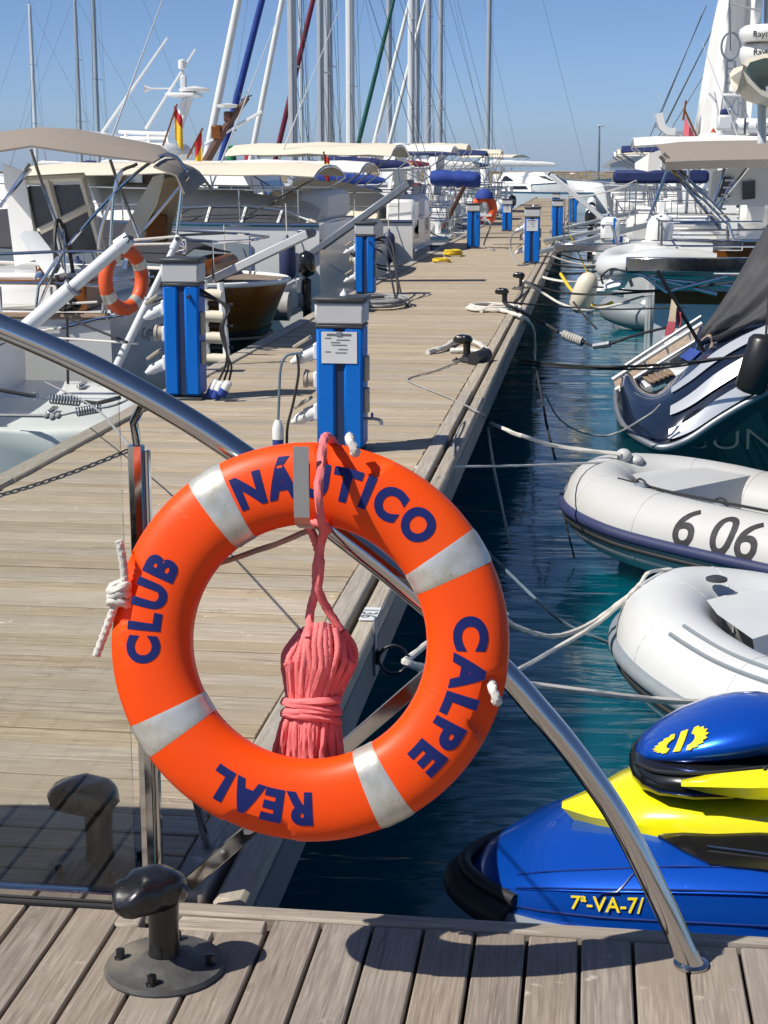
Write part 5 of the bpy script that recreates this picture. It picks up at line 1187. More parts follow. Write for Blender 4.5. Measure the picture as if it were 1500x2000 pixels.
def emb(poly, nm='emblem'):
    pp = [hood_pt(*p) for p in poly]; n_ = Vector((-.45, -.72, .55)).normalized(); MB().prism(pp, n_ * .0015).build(nm, 'emblem_yellow', jk, 0)
for sgn in (1, -1):
    P0 = []
    for k in range(17):
        a = R(-78) + R(156) * k / 16; rr_ = .060 * (1 if k % 2 else .84); P0.append((sgn * (.016 + rr_ * math.cos(a)), .062 * math.sin(a) * (1 if k % 2 else .9)))
    inner = [(sgn * (.016 + .022 * math.cos(a)), .03 * math.sin(a)) for a in [R(70) - R(140) * k / 8 for k in range(9)]]
    for k in range(8):
        emb([P0[2 * k], P0[2 * k + 1], P0[2 * k + 2], inner[8 - k - 1], inner[8 - k]])
for k in range(4): emb([(-.010, -.055 + .0275 * k), (.010, -.055 + .0275 * k), (.010, -.0275 + .0275 * k), (-.010, -.0275 + .0275 * k)])

jk.location.x += JX
# ---------------- two inflatable boats
def rib(label, bow, ang, half, r, z, mat, rub, rise, length=3.2):
    d = Vector((math.cos(ang), math.sin(ang), 0)); n_ = Vector((-d.y, d.x, 0)); bow = Vector((*bow, 0))
    t = thing('inflatable_boat', label, 'inflatable', (bow + d * length / 2) + Vector((0, 0, ZW)), 'grey inflatable boats moored at the jetty')
    ctr = []
    ctrl = [(length, -half), (length * .7, -half), (1.0, -half), (.55, -half * .93), (.2, -half * .62), (.02, 0), (.2, half * .62), (.55, half * .93), (1.0, half), (length * .7, half), (length, half)]
    for a, b_ in ctrl:
        ctr.append(bow + d * a + n_ * b_ + Vector((0, 0, z + rise * max(0, 1 - a / 1.1) ** 1.6)))
    cp = curve(ctr, 8); K_ = len(cp)
    rr_ = [r * (.82 if i in (0, K_ - 1) else 1) for i in range(K_)]
    tube_o = MB().tube(cp, rr_, 28).build('buoyancy_tube', mat, t, 60)
    def frame(i):
        tg = (cp[min(i + 1, K_ - 1)] - cp[max(i - 1, 0)]).normalized(); out = Vector((tg.y, -tg.x, 0)).normalized()
        return tg, -out if (cp[i] + out - (bow + d * 1.4)).length < (cp[i] - out - (bow + d * 1.4)).length else out
    for k, (dz, q_, mt, nm, fl) in enumerate(((.0, r * .15, rub, 'rub_strake', 1), (-.07, r * .07, 'rubber', 'rub_strip', 1))):
        MB().tube([cp[i] + frame(i)[1] * math.sqrt(max(0, (r * .99) ** 2 - dz * dz)) + Vector((0, 0, dz)) for i in range(2, K_ - 2)], q_, 10).build(nm, mt, t, 60)
    for i in (6, 18, 28, 36, 44, 52, 62, 74):   # seams
        tg, o_ = frame(min(i, K_ - 1)); i = min(i, K_ - 2)
        MB().tube([cp[i] + (o_ * math.cos(a) + Vector((0, 0, 1)) * math.sin(a)) * (r * 1.002) for a in [2 * math.pi * j / 28 for j in range(29)]], .0028, 5, cap=False).build('seam', mat, tube_o)
    # V hull below and floor
    secs = []
    for i in range(9):
        a = .18 + (length - .2) * i / 8; w_ = half * min(1, (a / .9)) ** .7; zz = z - r * .4
        secs.append([bow + d * a - n_ * w_ + Vector((0, 0, zz)), bow + d * a - n_ * w_ * .6 + Vector((0, 0, zz - .22)), bow + d * a + Vector((0, 0, zz - .34)), bow + d * a + n_ * w_ * .6 + Vector((0, 0, zz - .22)), bow + d * a + n_ * w_ + Vector((0, 0, zz))])
    MB().loft(secs, False, True).build('hull', 'gelcoat', t, 40)
    secs = [[bow + d * a + n_ * (half * k * min(1, a / .8)) + Vector((0, 0, z - .02)) for k in (-.9, 0, .9)] for a in (.35, .8, 1.6, length)]
    MB().sheet(secs, .03).build('floor', 'rub_grey', t)
    return t, cp, frame, d, n_
RNG = R(-42)
r2, cp2, fr2, d2, n2 = rib('grey inflatable with navy rubbing band and black digits', (.17, 10.40), RNG, .52, .24, -.66, 'hypalon', 'rub_navy', .07)
r1, cp1, fr1, d1, n1 = rib('whiter inflatable with raised bow in front of the numbered one', (.46, 7.40), RNG, .52, .235, -.74, 'hypalon_white', 'rub_grey', .15)
def on_tube(cp, fr, r, s0):
    i0 = min(range(len(cp)), key=lambda i: (cp[i] - s0).length)
    def fn(s_, y):
        i = i0; rem = s_                              # path runs stern->bow on the near side; reading direction is bow->stern
        base = cp[i]; tg, o_ = fr(i); p = base - tg * rem; a = R(6) + y / r
        return p + (o_ * math.cos(a) + Vector((0, 0, 1)) * math.sin(a)) * (r + .002)
    return fn
s0 = Vector((.17, 10.40, 0)) + d2 * 1.45 - n2 * .52 + Vector((0, 0, -.66))
print_on('6 06', .36, 'number_black', r2, on_tube(cp2, fr2, .24, s0), bold=.004, step=.025, xs=.95)
for (cp, fr, t, r, idx) in ((cp2, fr2, r2, .24, (14, 22)), (cp1, fr1, r1, .235, (16,))):
    for i in idx:
        tg, o_ = fr(i); c = cp[i] + (o_ * math.cos(R(100)) + Vector((0, 0, 1)) * math.sin(R(100))) * r
        MB().lathe([(.05, 0), (.045, .012), (.02, .018)], c, 14).build('grab_patch', 'rub_grey', t)
        MB().tube([c + tg * (.045 * math.cos(a)) + Vector((0, 0, .012 + .03 * math.sin(a))) for a in [k * math.pi / 8 for k in range(9)]], .008, 6).build('grab_handle', 'dark_plastic', t)
# inner details: bow lockers, thwart, lines
for t, bow, d, n_, z in ((r2, Vector((.17, 10.40, -.56)), d2, n2, -.5), (r1, Vector((.46, 7.40, -.61)), d1, n1, -.5)):
    MB().loft([[bow + d * a + n_ * (w_ * k) + Vector((0, 0, h_)) for k in (-1, -.5, 0, .5, 1)] for a, w_, h_ in (((.28, .12, .13), (.5, .33, .15), (.8, .42, .13), (.85, .40, -.1)) if t is r2 else ((.25, .12, .17), (.45, .30, .18), (.7, .38, .14), (.75, .36, -.1)))], False, True).build('bow_locker', 'hypalon_white' if t is r1 else 'hypalon', t, 50)
    MB().box(bow + d * 1.75 + Vector((0, 0, .03)), (.32, .9, .26), .05, Matrix.Rotation(RNG, 3, 'Z')).build('thwart', 'gelcoat', t)
top2 = Vector((.17, 10.40, 0)) + d2 * .10 + Vector((0, 0, -.66 + .07 + .21))
MB().ball(top2 + Vector((0, 0, .03)), (.055, .055, .05)).build('bow_fitting', 'hypalon', r2)
MB().ball(top2 + d2 * .05 + n2 * .07, (.05, .05, .035)).build('bow_fitting', 'hypalon', r2)
top1 = Vector((.46, 7.40, 0)) + d1 * .16 + Vector((0, 0, -.74 + .13 + .235))
MB().lathe([(.05, 0), (.05, .012), (.03, .02)], top1 + d1 * .05, 14).build('bow_fitting', 'dark_plastic', r1)
i_ = 34; tg, o_ = fr1(i_)
MB().tube([cp1[40] + fr1(40)[1] * .24 + Vector((.0, 0, -.1)) + fr1(40)[1] * (.06 * math.sin(a)) + Vector((0, 0, .07 * math.cos(a))) for a in [k * math.pi / 8 for k in range(9)]], .014, 7).build('tow_eye', 'hypalon', r1)
MB().tube(curve([cp2[34] + fr2(34)[1] * .02 + Vector((0, 0, .235)), cp2[34] + fr2(34)[1] * .23 + Vector((0, 0, .05)), cp2[34] + fr2(34)[1] * .22 + Vector((0, 0, -.14)), cp2[32] + fr2(32)[1] * .16 + Vector((0, 0, -.36))], 6), .006, 6).build('bow_line', 'black_rope', r2)
MB().tube(curve([cp2[26] + Vector((0, 0, .24)), cp2[22] + Vector((.05, .06, .235)), cp2[18] + Vector((.06, .08, .235)), cp2[14] + Vector((.0, .03, .26)), cp2[8] + Vector((.05, .05, .25))], 6), .009, 6).build('grab_line', 'black_rope', r2)
for off in (58, 76):
    MB().tube([cp1[i] + (fr1(i)[1] * math.cos(R(off)) + Vector((0, 0, 1)) * math.sin(R(off))) * .236 for i in range(4, 27)], .011, 6, flat=1).build('wear_strip', 'rub_grey', r1)

# ---------------- navy yacht with scooped stern
ny = thing('yacht', 'glossy navy yacht with painted silver reflections on its stern, steps and charcoal cover', 'yacht', PY(1400, 900, 13.6))
C0 = [(1203, 762, 15.0), (1206, 800, 14.4), (1222, 835, 13.8), (1255, 860, 13.4), (1295, 874, 13.2), (1345, 858, 13.2), (1410, 815, 13.2), (1500, 765, 13.2), (1620, 715, 13.2), (1900, 640, 13.3)]
C1 = [(1236, 720, 15.2), (1246, 742, 14.9), (1260, 758, 14.6), (1280, 765, 14.3), (1305, 752, 14.1), (1345, 718, 13.9), (1395, 675, 13.8), (1460, 640, 13.8), (1560, 610, 13.8), (1850, 570, 13.9)]
c0 = curve([PY(*p) for p in C0], 5); c1 = curve([PY(*p) for p in C1], 5); rows = []
for a, b_ in zip(c0, c1):
    rows.append([a.lerp(b_, u) + Vector((0, -.10, .10)) * math.sin(math.pi * u) for u in [k / 10 for k in range(11)]])
MB().sheet(rows, .02).build('stern_quarter', 'navy_gel', ny, 70)
for (u0, u1) in ((.03, .18), (.29, .46), (.62, .80)):  # sky reflections on the glossy quarter, painted as pale silver bands
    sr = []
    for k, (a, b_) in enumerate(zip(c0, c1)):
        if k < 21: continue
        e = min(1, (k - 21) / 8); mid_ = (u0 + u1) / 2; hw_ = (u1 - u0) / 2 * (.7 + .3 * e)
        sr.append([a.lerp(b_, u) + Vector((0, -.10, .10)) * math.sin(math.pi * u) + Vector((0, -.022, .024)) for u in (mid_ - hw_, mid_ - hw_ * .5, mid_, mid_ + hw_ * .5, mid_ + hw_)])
    MB().sheet(sr, .006).build('painted_reflection', 'reflection_silver', ny, 70)
MB().tube(c0, .03, 10).build('rub_rail', 'galv', ny, 60)
rows = [[a, Vector((a.x + .02, a.y + .05, (a.z + ZW) / 2)), Vector((a.x + .05, a.y + .22, ZW - .3))] for a in c0]
MB().sheet(rows, .02).build('hull_side', 'teal_hull', ny, 60)
print_on('SUN', .30, 'teal_letters', ny, lambda x, y: PY(1432, 878, 13.2) + Vector((x, .035 + .10 * (-.25 + y * .8), y * .85)), bold=-.004, xs=1.25)
# cockpit floor, teak treads, backrest
MB().sheet([[PY(1236, 722, 15.3), PY(1262, 760, 14.5)], [PY(1330, 690, 15.5), PY(1350, 725, 14.4)]], .03).build('stern_step', 'gelcoat_grey', ny)
for k in range(5):
    a = PY(1250 + k * 12, 728 - k * 1.5, 15.0); b_ = PY(1275 + k * 9, 762 - k * 6, 14.4)
    MB().box((a + b_) / 2 + Vector((0, 0, .03)), (.05, (b_ - a).length, .02), .004, Matrix.Rotation(math.atan2((b_ - a).y, (b_ - a).x) + math.pi / 2, 3, 'Z')).build('teak_slat', 'teak', ny)
MB().box(PY(1345, 700, 15.4), (.5, .9, .5), .08).build('cockpit_seat', 'gelcoat_grey', ny)
for k, (a, b_) in enumerate((((1197, 742), (1372, 632)), ((1203, 762), (1378, 656)), ((1222, 714), (1370, 618)))):
    MB().tube([PY(*a, 14.9 - .1 * k), PY(*b_, 14.9 - .1 * k)], .026 if k < 2 else .018, 10).build('boarding_rail', 'mast_alu', ny, 60)
for u in (.1, .35, .6, .85):
    a = PY(1197 + 175 * u, 742 - 110 * u, 14.9); b_ = PY(1203 + 175 * u, 762 - 106 * u, 14.8); MB().tube([a, b_], .014, 7).build('ladder_rung', 'stainless', ny)
MB().sheet([[PY(1199, 744, 14.9), PY(1204, 760, 14.8)], [PY(1372, 634, 14.9), PY(1377, 654, 14.8)]], .02).build('gangway_tread', 'teak', ny)
for a, b_ in (((1370, 640), (1352, 690)), ((1376, 655), (1368, 700))): MB().tube([PY(*a, 14.85), PY(*b_, 14.6)], .02, 8).build('gangway_bracket', 'stainless', ny)
MB().sheet([[PY(1330, 700, 14.2), PY(1352, 682, 14.2)], [PY(1350, 710, 14.1), PY(1372, 690, 14.1)]], .06).build('cushion', 'blue_canvas', ny)
top_ = [(1520, 410, 15.0), (1500, 440, 14.8), (1470, 490, 14.6), (1430, 560, 14.4), (1395, 615, 14.2), (1368, 650, 14.1), (1372, 668, 14.1)]; low_ = [(1640, 480, 13.7), (1620, 520, 13.7), (1580, 570, 13.7), (1530, 610, 13.7), (1480, 640, 13.7), (1420, 662, 13.7), (1392, 668, 13.8)]
a_ = curve([PY(*p) for p in top_], 4); b2_ = curve([PY(*p) for p in low_], 4); rows = []
for k, (a, b_) in enumerate(zip(a_, b2_)):
    rows.append([a.lerp(b_, u) + Vector((0, -.07, .05)) * (math.sin(u * 16 + .3 * math.sin(k * .5)) * .6 + math.sin(math.pi * u) * 1.2) for u in [j / 16 for j in range(17)]])
MB().sheet(rows, .015).build('cockpit_cover', 'charcoal_canvas', ny, 70)
MB().tube(curve([PY(1372, 668, 14), PY(1420, 652, 13.75), PY(1470, 640, 13.7), PY(1540, 632, 13.7)], 6), .03, 8).build('toe_rail', 'navy_gel', ny)
MB().tube(curve([PY(1372, 664, 13.9), PY(1385, 656, 13.8), PY(1392, 668, 13.8), PY(1388, 682, 13.8)], 6), .014, 6).build('yellow_line', 'tan_rope', ny)
fd_ = thing('fender', 'black cylindrical fender hanging beside the navy yacht', 'fender', PY(1475, 775, 13.0))
a, b_ = PY(1462, 768, 13.0), PY(1496, 655, 13.0); d = b_ - a
MB().tube([a, a + d * .03, a + d * .10, a + d * .9, a + d * .97, b_], [.05, .10, .125, .125, .10, .05], 18).build('fender_body', 'black_paint', fd_, 60); MB().tube([b_, b_ + Vector((.02, .1, .35))], .01, 6).build('fender_line', 'black_rope', fd_)
fl_ = thing('ensign', 'faded red and yellow ensign hanging on a dark staff', 'flag', PY(1378, 692, 14.3))
MB().tube([PY(1284, 528, 14.3), PY(1378, 692, 14.3)], .017, 8).build('staff', 'black_paint', fl_)
for (mt, pa, pb) in (('flag_pale', [(1312, 584), (1308, 612), (1305, 628)], [(1322, 600), (1320, 618), (1320, 628)]), ('flag_faded', [(1305, 629), (1300, 645), (1298, 657)], [(1320, 629), (1318, 645), (1312, 652)]), ('flag_faded', [(1320, 600), (1322, 618), (1322, 634)], [(1330, 612), (1332, 628), (1328, 640)])):
    MB().sheet([[PY(*p, 14.3 + .04 * i) for i, p in enumerate(pa)], [PY(*p, 14.22 + .03 * i) for i, p in enumerate(pb)]], .006).build('flag_stripe', mt, fl_)

# ---------------- dark dinghy, cream buoy hull near the water
dd = thing('dinghy', 'dark grey inflatable dinghy with white seat near the jetty wall', 'dinghy', PZ(1270, 660, ZW))
c = PZ(1270, 640, ZW); ct = [c + Vector((x, y, .2 + .1 * (x < -.4))) for x, y in ((1.6, -.5), (.6, -.52), (-.2, -.42), (-.62, 0), (-.2, .42), (.6, .52), (1.6, .5))]
MB().tube(curve(ct, 6), .2, 14).build('buoyancy_tube', 'rub_grey', dd, 60); MB().ball(c + Vector((.25, 0, .38)), (.42, .32, .13)).build('seat', 'gelcoat', dd); MB().box(c + Vector((.5, 0, .15)), (1.6, .8, .1), .03).build('floor', 'gelcoat_grey', dd)
by = thing('mooring_buoy', 'cream plastic float block between jetty and white tender', 'buoy', PY(1140, 600, 21))
c = PY(1142, 568, 20.6); MB().lathe([(.03, -.3), (.09, -.27), (.135, -.2), (.15, -.05), (.14, .12), (.10, .2), (.05, .24)], c, 16, rot_to((.35, -.1, 1))).build('float_body', 'gelcoat_cream', by, 50)
MB().tube([c + Vector((.03, 0, .22)), c + Vector((-.2, 0, .7))], .01, 5).build('hanging_line', 'yellow_rope', by)

# ---------------- yacht with stern davits, tender and outboard (behind the navy one)
r4 = thing('yacht', 'white yacht with stern davit beams and radar scanners on a pole', 'yacht', (.4, 20.5, ZW), local=True)
hb, sh, pt = add_hull(r4, 12, 3.8, 1.25, 1.7, 'gelcoat_grey', tw=.85, stripe='hull_wood'); place(r4, .75, 20.6, False); o5 = Vector((.75, 20.6, ZW))
rq = lambda x, y, Y: PY(x, y, Y) - o5
cabin(r4, 2.2, 8, 1.2, 1.25, .6); pushpit(r4, hb, sh)
for a, b_, Y, h_ in (((1082, 482), (1232, 484), 20.6, .11), ((1222, 522), (1470, 512), 18.6, .17), ((1228, 478), (1450, 480), 20.2, .13)):
    p, q_ = rq(*a, Y), rq(*b_, Y); MB().box((p + q_) / 2, ((q_ - p).length, .16, h_), .015, Matrix.Rotation(math.atan2((q_ - p).y, (q_ - p).x), 3, 'Z')).build('davit_beam', 'stainless', r4)
for pts, Y in ((((1310, 315), (1265, 432)), 22), (((1288, 305), (1420, 440)), 22), (((1296, 300), (1425, 432)), 22.2), (((1420, 432), (1422, 490)), 22), (((1440, 490), (1420, 430)), 22), (((1232, 484), (1230, 540)), 20), (((1195, 440), (1235, 560)), 20), (((1200, 560), (1240, 480)), 20.4), (((1222, 530), (1400, 575)), 18.6), (((1280, 545), (1440, 560)), 18.7), (((1260, 540), (1300, 570), (1420, 540)), 18.5)):
    MB().tube([rq(x, y, Y) for x, y in pts], .022, 7).build('support_tube', 'stainless', r4)
MB().tube([rq(1488, 280, 19.2), rq(1488, 100, 19.2)], .05, 10).build('radar_pole', 'mast_white', r4)
def dome(t, c, r_, h_): return MB().lathe([(r_ * .3, 0), (r_ * .9, .01), (r_ * .98, h_ * .3), (r_, h_ * .5), (r_ * .97, h_ * .75), (r_ * .8, h_ * .95), (.02, h_)], c, 28).build('radar_scanner', 'white_plastic', t, 50)
c = rq(1500, 84, 19.2); dome(r4, c, .33, .20); c2 = rq(1500, 126, 19.3); dome(r4, c2, .33, .24)
for cc, zz in ((c, .075), (c2, .12)):
    print_on('Raymarine', .10, 'number_black', r4, lambda x, y: cc + Vector((.332 * math.sin((x - .0) / .332), -.334 * math.cos((x) / .332), zz + y - .03)) if False else cc + Vector((.335 * math.sin(x / .335 + .0), -.335 * math.cos(x / .335 + .0), zz - .03 + y)), bold=.0008, step=.03)
rows = [[rq(x, y, 18.6) + Vector((0, k * .9, -.25 * (1 - abs(k) ** 2))) for k in (-1, -.7, -.3, 0, .3, .7, 1)] for x, y in ((1441, 138), (1448, 128), (1475, 120), (1520, 118), (1600, 120))]
MB().sheet(rows, .05).build('hardtop', 'gelcoat_cream', r4, 60)
rows = [[rq(x, y, 18.6) + Vector((0, k * .8, 0)) for k in (-1, -.4, .4, 1)] for x, y in ((1442, 142), (1450, 165), (1475, 188), (1520, 205), (1600, 215))]
MB().sheet(rows, .05).build('hardtop_underside', 'gelcoat_cream', r4, 60)
tn = thing('tender', 'small white inflatable tender carried on the davit beams', 'inflatable', PY(1300, 522, 19.2))
ctr = [PY(x, y, Y) for x, y, Y in ((1395, 520, 18.8), (1340, 512, 18.8), (1270, 512, 18.8), (1215, 522, 18.9), (1188, 520, 19.3), (1205, 505, 19.8), (1280, 495, 20), (1390, 500, 20))]
MB().tube(curve(ctr, 6), .15, 16).build('buoyancy_tube', 'hypalon_white', tn, 60)
MB().loft([[PY(x, y, Y) for x, y, Y in sec_] for sec_ in (((1235, 500, 18.9), (1240, 478, 19.1), (1240, 478, 19.7), (1235, 500, 19.9)), ((1290, 498, 18.9), (1285, 480, 19.1), (1285, 480, 19.7), (1290, 498, 19.9)), ((1330, 500, 18.9), (1330, 488, 19.1), (1330, 488, 19.7), (1330, 500, 19.9)))], False, True).build('console', 'gelcoat', tn, 40)
MB().tube(curve([PY(1178, 555, 18.9), PY(1175, 540, 18.9), PY(1195, 525, 18.8), PY(1225, 530, 18.7)], 6), .012, 6).build('painter', 'black_rope', tn)
MB().sheet([[PY(1182, 568, 19.0), PY(1215, 515, 19.0)], [PY(1215, 560, 18.9), PY(1238, 520, 18.9)]], .12).build('bow_wedge', 'gelcoat', tn)
ob = thing('outboard_motor', 'white outboard motor stowed upright on the davit yacht', 'outboard', PY(1288, 480, 20.6)); c = PY(1285, 472, 20.6)
secs = []
for i in range(9):
    u = i / 8; e = (1 - max(0, 2 * u - 1) ** 2.4) ** .5 * .97 + .03
    secs.append([c + Vector((.17 * e * math.cos(a) + .04 * u, .2 * e * math.sin(a), -.02 + .38 * u)) for a in [k * math.pi / 9 for k in range(18)]])
MB().loft(secs, True).build('cowl', 'gelcoat', ob, 60); MB().box(c + Vector((-.12, 0, -.13)), (.34, .4, .26), .03).build('mount', 'gelcoat', ob); MB().lathe([(.02, 0), (.02, .012)], c + Vector((.02, -.13, .31)), 8, rot_to((0, -1, .4))).build('button', 'dark_plastic', ob)
cu = thing('fender_cushion', 'white fender cushion with blue stripe hung on a rail', 'fender', PY(1192, 475, 22)); c = PY(1192, 450, 22)
MB().box(c, (.26, .2, .36), .06).build('cushion_body', 'gelcoat', cu); MB().box(c + Vector((.05, -.003, .0)), (.035, .205, .34), .01).build('blue_stripe', 'blue_paint', cu)
for dz in (-.1, .08): MB().box(c + Vector((-.06, -.002, dz)), (.15, .206, .008), .002).build('strap', 'grey_rope', cu)

# ---------------- big motor sailer with taupe awning
r5 = thing('motor_sailer', 'white motor sailer with brown wooden rubbing band and taupe awning', 'motor sailer', (0, 0, 0), local=True)
hb, sh, pt = add_hull(r5, 13, 4.2, 1.45, 2.0, 'gelcoat', tw=.8, full=.3, stripe=None); place(r5, 1.0, 25.4, False); o6 = Vector((1.0, 25.4, ZW)); r5q = lambda x, y, Y: PY(x, y, Y) - o6
for sd in (-1, 1):
    rows = [[pt(i / 14, u, sd) + Vector((0, sd * .012, 0)) for u in (1.0, .78)] for i in range(15)]; MB().sheet(rows, .02).build('rubbing_band', 'hull_wood', r5)
MB().loft([[r5q(x, y, Y) for x, y, Y in s_] for s_ in (((1385, 402, 23.9), (1392, 335, 23.9), (1392, 335, 26.5), (1385, 402, 26.5)), ((1480, 400, 23.9), (1480, 318, 23.9), (1480, 318, 26.5), (1480, 400, 26.5)), ((1640, 400, 23.9), (1640, 310, 23.9), (1640, 310, 26.5), (1640, 400, 26.5)))], True).build('deckhouse', 'gelcoat', r5, 30)
for a in (((1400, 385), (1412, 345), (1432, 345), (1425, 385)), ((1450, 390), (1450, 355), (1475, 352), (1475, 388))):
    MB().sheet([[r5q(*a[0], 23.85), r5q(*a[1], 23.85)], [r5q(*a[3], 23.85), r5q(*a[2], 23.85)]], .02).build('window', 'window_dark', r5, 0)
rows = []
for (xa, ya), (xb, yb) in (((1278, 284), (1300, 318)), ((1330, 278), (1340, 316)), ((1400, 276), (1410, 314)), ((1500, 275), (1520, 312)), ((1640, 272), (1660, 308))):
    a, b_ = r5q(xa, ya, 25.6), r5q(xb, yb, 21.8); rows.append([a.lerp(b_, k) + Vector((0, 0, .06 * math.sin(math.pi * k))) for k in (0, .2, .4, .6, .8, 1)])
MB().sheet(rows, .02).build('awning', 'taupe_canvas', r5, 60)
MB().loft([[rows[i][5] + Vector((0, 0, dz)) + Vector((0, dy, 0)) for dz, dy in ((.01, -.01), (-.10, .02), (-.10, .06), (.01, .02))] for i in range(5)], True).build('awning_edge', 'taupe_canvas', r5)
for pts in (((1300, 318), (1408, 448)), ((1470, 315), (1380, 430)), ((1418, 318), (1395, 395)), ((1432, 345), (1405, 410)), ((1345, 318), (1340, 420))):
    MB().tube([r5q(x, y, 22.5) for x, y in pts], .022, 7).build('awning_frame', 'stainless', r5)
for k in range(5): MB().tube([r5q(1412 - k * 3.5 + 4, 352 + k * 14, 22.4), r5q(1428 - k * 3.5 + 4, 352 + k * 14, 22.4)], .014, 6).build('ladder_rung', 'stainless', r5)
MB().loft([[r5q(x, y, Y) for x, y, Y in s_] for s_ in (((1240, 330, 26), (1240, 318, 26), (1240, 318, 27.5), (1240, 330, 27.5)), ((1265, 335, 25.8), (1268, 300, 25.8), (1268, 300, 27.5), (1265, 335, 27.5)), ((1290, 330, 25.8), (1292, 292, 25.8), (1292, 292, 27.5), (1290, 330, 27.5)))], True).build('covered_tender', 'white_canvas', r5, 40)
MB().box(r5q(1290, 345, 28), (1.6, .5, .22), .05).build('rail_cover', 'navy_canvas', r5)
# boat behind it: ladder mast, liferaft, drying sail
r6 = thing('sailing_yacht', 'tall yacht with hoisted white sail and ladder mast above the awning', 'sailboat', (0, 0, 0), local=True)
hb, sh, pt = add_hull(r6, 13, 4, 1.4, 1.9, 'gelcoat', tw=.8); place(r6, 1.3, 33.5, False); o7 = Vector((1.3, 33.5, ZW)); r6q = lambda x, y, Y=33.5: PY(x, y, Y) - o7
rows = []
for i in range(15):
    v = i / 14; y = 282 - 420 * v; xl = 1352 + 82 * v * 1.02 - 6 * math.sin(v * 3.1); xr = 1462 + 42 * v
    rows.append([r6q(xl + (xr - xl) * k, y + 6 * (k * (1 - k)), 35.5 + .18 * math.sin(k * 9 + v * 4) + .08 * math.sin(k * 23 + v * 7)) for k in [j / 12 for j in range(13)]])
MB().sheet(rows, .01).build('sail', 'white_canvas', r6, 70)
MB().tube([r6q(1497, 300, 35.6), r6q(1506, -150, 35.6)], .11, 12).build('mast', 'mast_alu', r6)
MB().tube([r6q(1422, 6), r6q(1488, 22)], .02, 6).build('spreader', 'mast_alu', r6)
for x in (1418, 1434): MB().tube([r6q(x, 182), r6q(x + 1, 118)], .028, 6).build('ladder_mast', 'galv', r6)
for k in range(5): MB().tube([r6q(1418, 176 - k * 14), r6q(1435, 176 - k * 14)], .018, 5).build('ladder_rung', 'galv', r6)
c = r6q(1427, 90); MB().tube([c + Vector((.18 * math.cos(a), 0, .26 * math.sin(a))) for a in [k * math.pi / 12 for k in range(25)]], .022, 6, cap=False).build('mast_hoop', 'galv', r6)
MB().tube([r6q(1427, 100), r6q(1424, -30)], .014, 5).build('antenna', 'wire', r6)
MB().box(r6q(1428, 186), (.36, .4, .05), .01).build('mast_shelf', 'gelcoat', r6); MB().lathe([(.06, 0), (.13, .03), (.11, .16), (.05, .2)], r6q(1436, 180), 10).build('searchlight', 'white_plastic', r6); MB().lathe([(.15, 0), (.16, .05), (.05, .08)], r6q(1446, 185), 12).build('dome', 'white_plastic', r6)
for a, b_ in (((1415, 188), (1440, 228)), ((1440, 190), (1415, 230)), ((1442, 190), (1442, 235)), ((1415, 190), (1412, 240)), ((1445, 200), (1462, 232)), ((1395, 180), (1402, 215)), ((1385, 182), (1400, 200)), ((1402, 215), (1400, 250))): MB().tube([r6q(*a), r6q(*b_)], .02, 6).build('mast_strut', 'gelcoat_grey', r6)
MB().box(r6q(1415, 240), (.3, .5, .3), .04).build('deck_box', 'gelcoat_grey', r6); MB().ball(r6q(1416, 220), (.1, .1, .08)).build('compass_cover', 'navy_canvas', r6)
MB().tube([r6q(1436, 246), r6q(1440, 246), r6q(1560, 246), r6q(1564, 246)], [.08, .15, .15, .08], 16).build('liferaft', 'gelcoat', r6); MB().box(r6q(1455, 246, 33.33), (.04, .02, .3), .004).build('strap', 'dark_plastic', r6)
print_on('LG721', .12, 'ink', r6, lambda x, y: r6q(1492, 249, 33.33) + Vector((x, 0, y)), bold=.001)
for x0, x1 in ((1400, 1443), (1458, 1482), (1488, 1530)): a, b_ = r6q(x0, 276), r6q(x1, 263); MB().box((a + b_) / 2, (b_.x - a.x, .1, b_.z - a.z), .02).build('weather_cloth', 'navy_canvas', r6)
MB().tube([r6q(1390, 276), r6q(1389, 262), r6q(1393, 252), r6q(1397, 262), r6q(1396, 276)], .035, 8).build('lifebelt', 'buoy_orange', r6)
for a, b_ in (((1288, 282), (1302, 262)), ((1325, 265), (1360, 290))): MB().tube([r6q(*a), r6q(*b_)], .03, 6).build('rail', 'gelcoat', r6)
rows = [[r6q(x, y) + Vector((0, k * .3, 0)) for k in (-1, 0, 1)] for x, y in ((1286, 222), (1292, 248), (1302, 256), (1318, 258))]; MB().sheet(rows, .14).build('wind_generator', 'white_canvas', r6, 60)
MB().tube(curve([r6q(1300, 258), r6q(1312, 265), r6q(1318, 278), r6q(1300, 286)], 5), .06, 8).build('davit_arm', 'gelcoat', r6)
for a, b_ in (((1500, -60), (1288, 290)), ((1440, -40), (1270, 300)), ((1420, 0), (1302, 240)), ((1380, 10), (1255, 300)), ((1370, 30), (1280, 250))): MB().tube([r6q(*a, 37), r6q(*b_, 37)], .010, 4).build('stay', 'wire', r6)
e6 = thing('ensign', 'dark red ensign on a leaning staff beside the white sail', 'flag', PY(1335, 275, 31)); MB().tube([PY(1366, 278, 31), PY(1337, 215, 31)], .02, 6).build('staff', 'hull_wood', e6); MB().tube([PY(1334, 235, 31), PY(1340, 196, 31)], .02, 6).build('staff_top', 'hull_wood', e6)
MB().sheet([[PY(1338, 228, 31), PY(1335, 262, 31)], [PY(1346, 245, 30.9), PY(1345, 272, 30.9)], [PY(1362, 276, 31), PY(1354, 277, 31)]], .008).build('flag_stripe', 'flag_faded', e6)
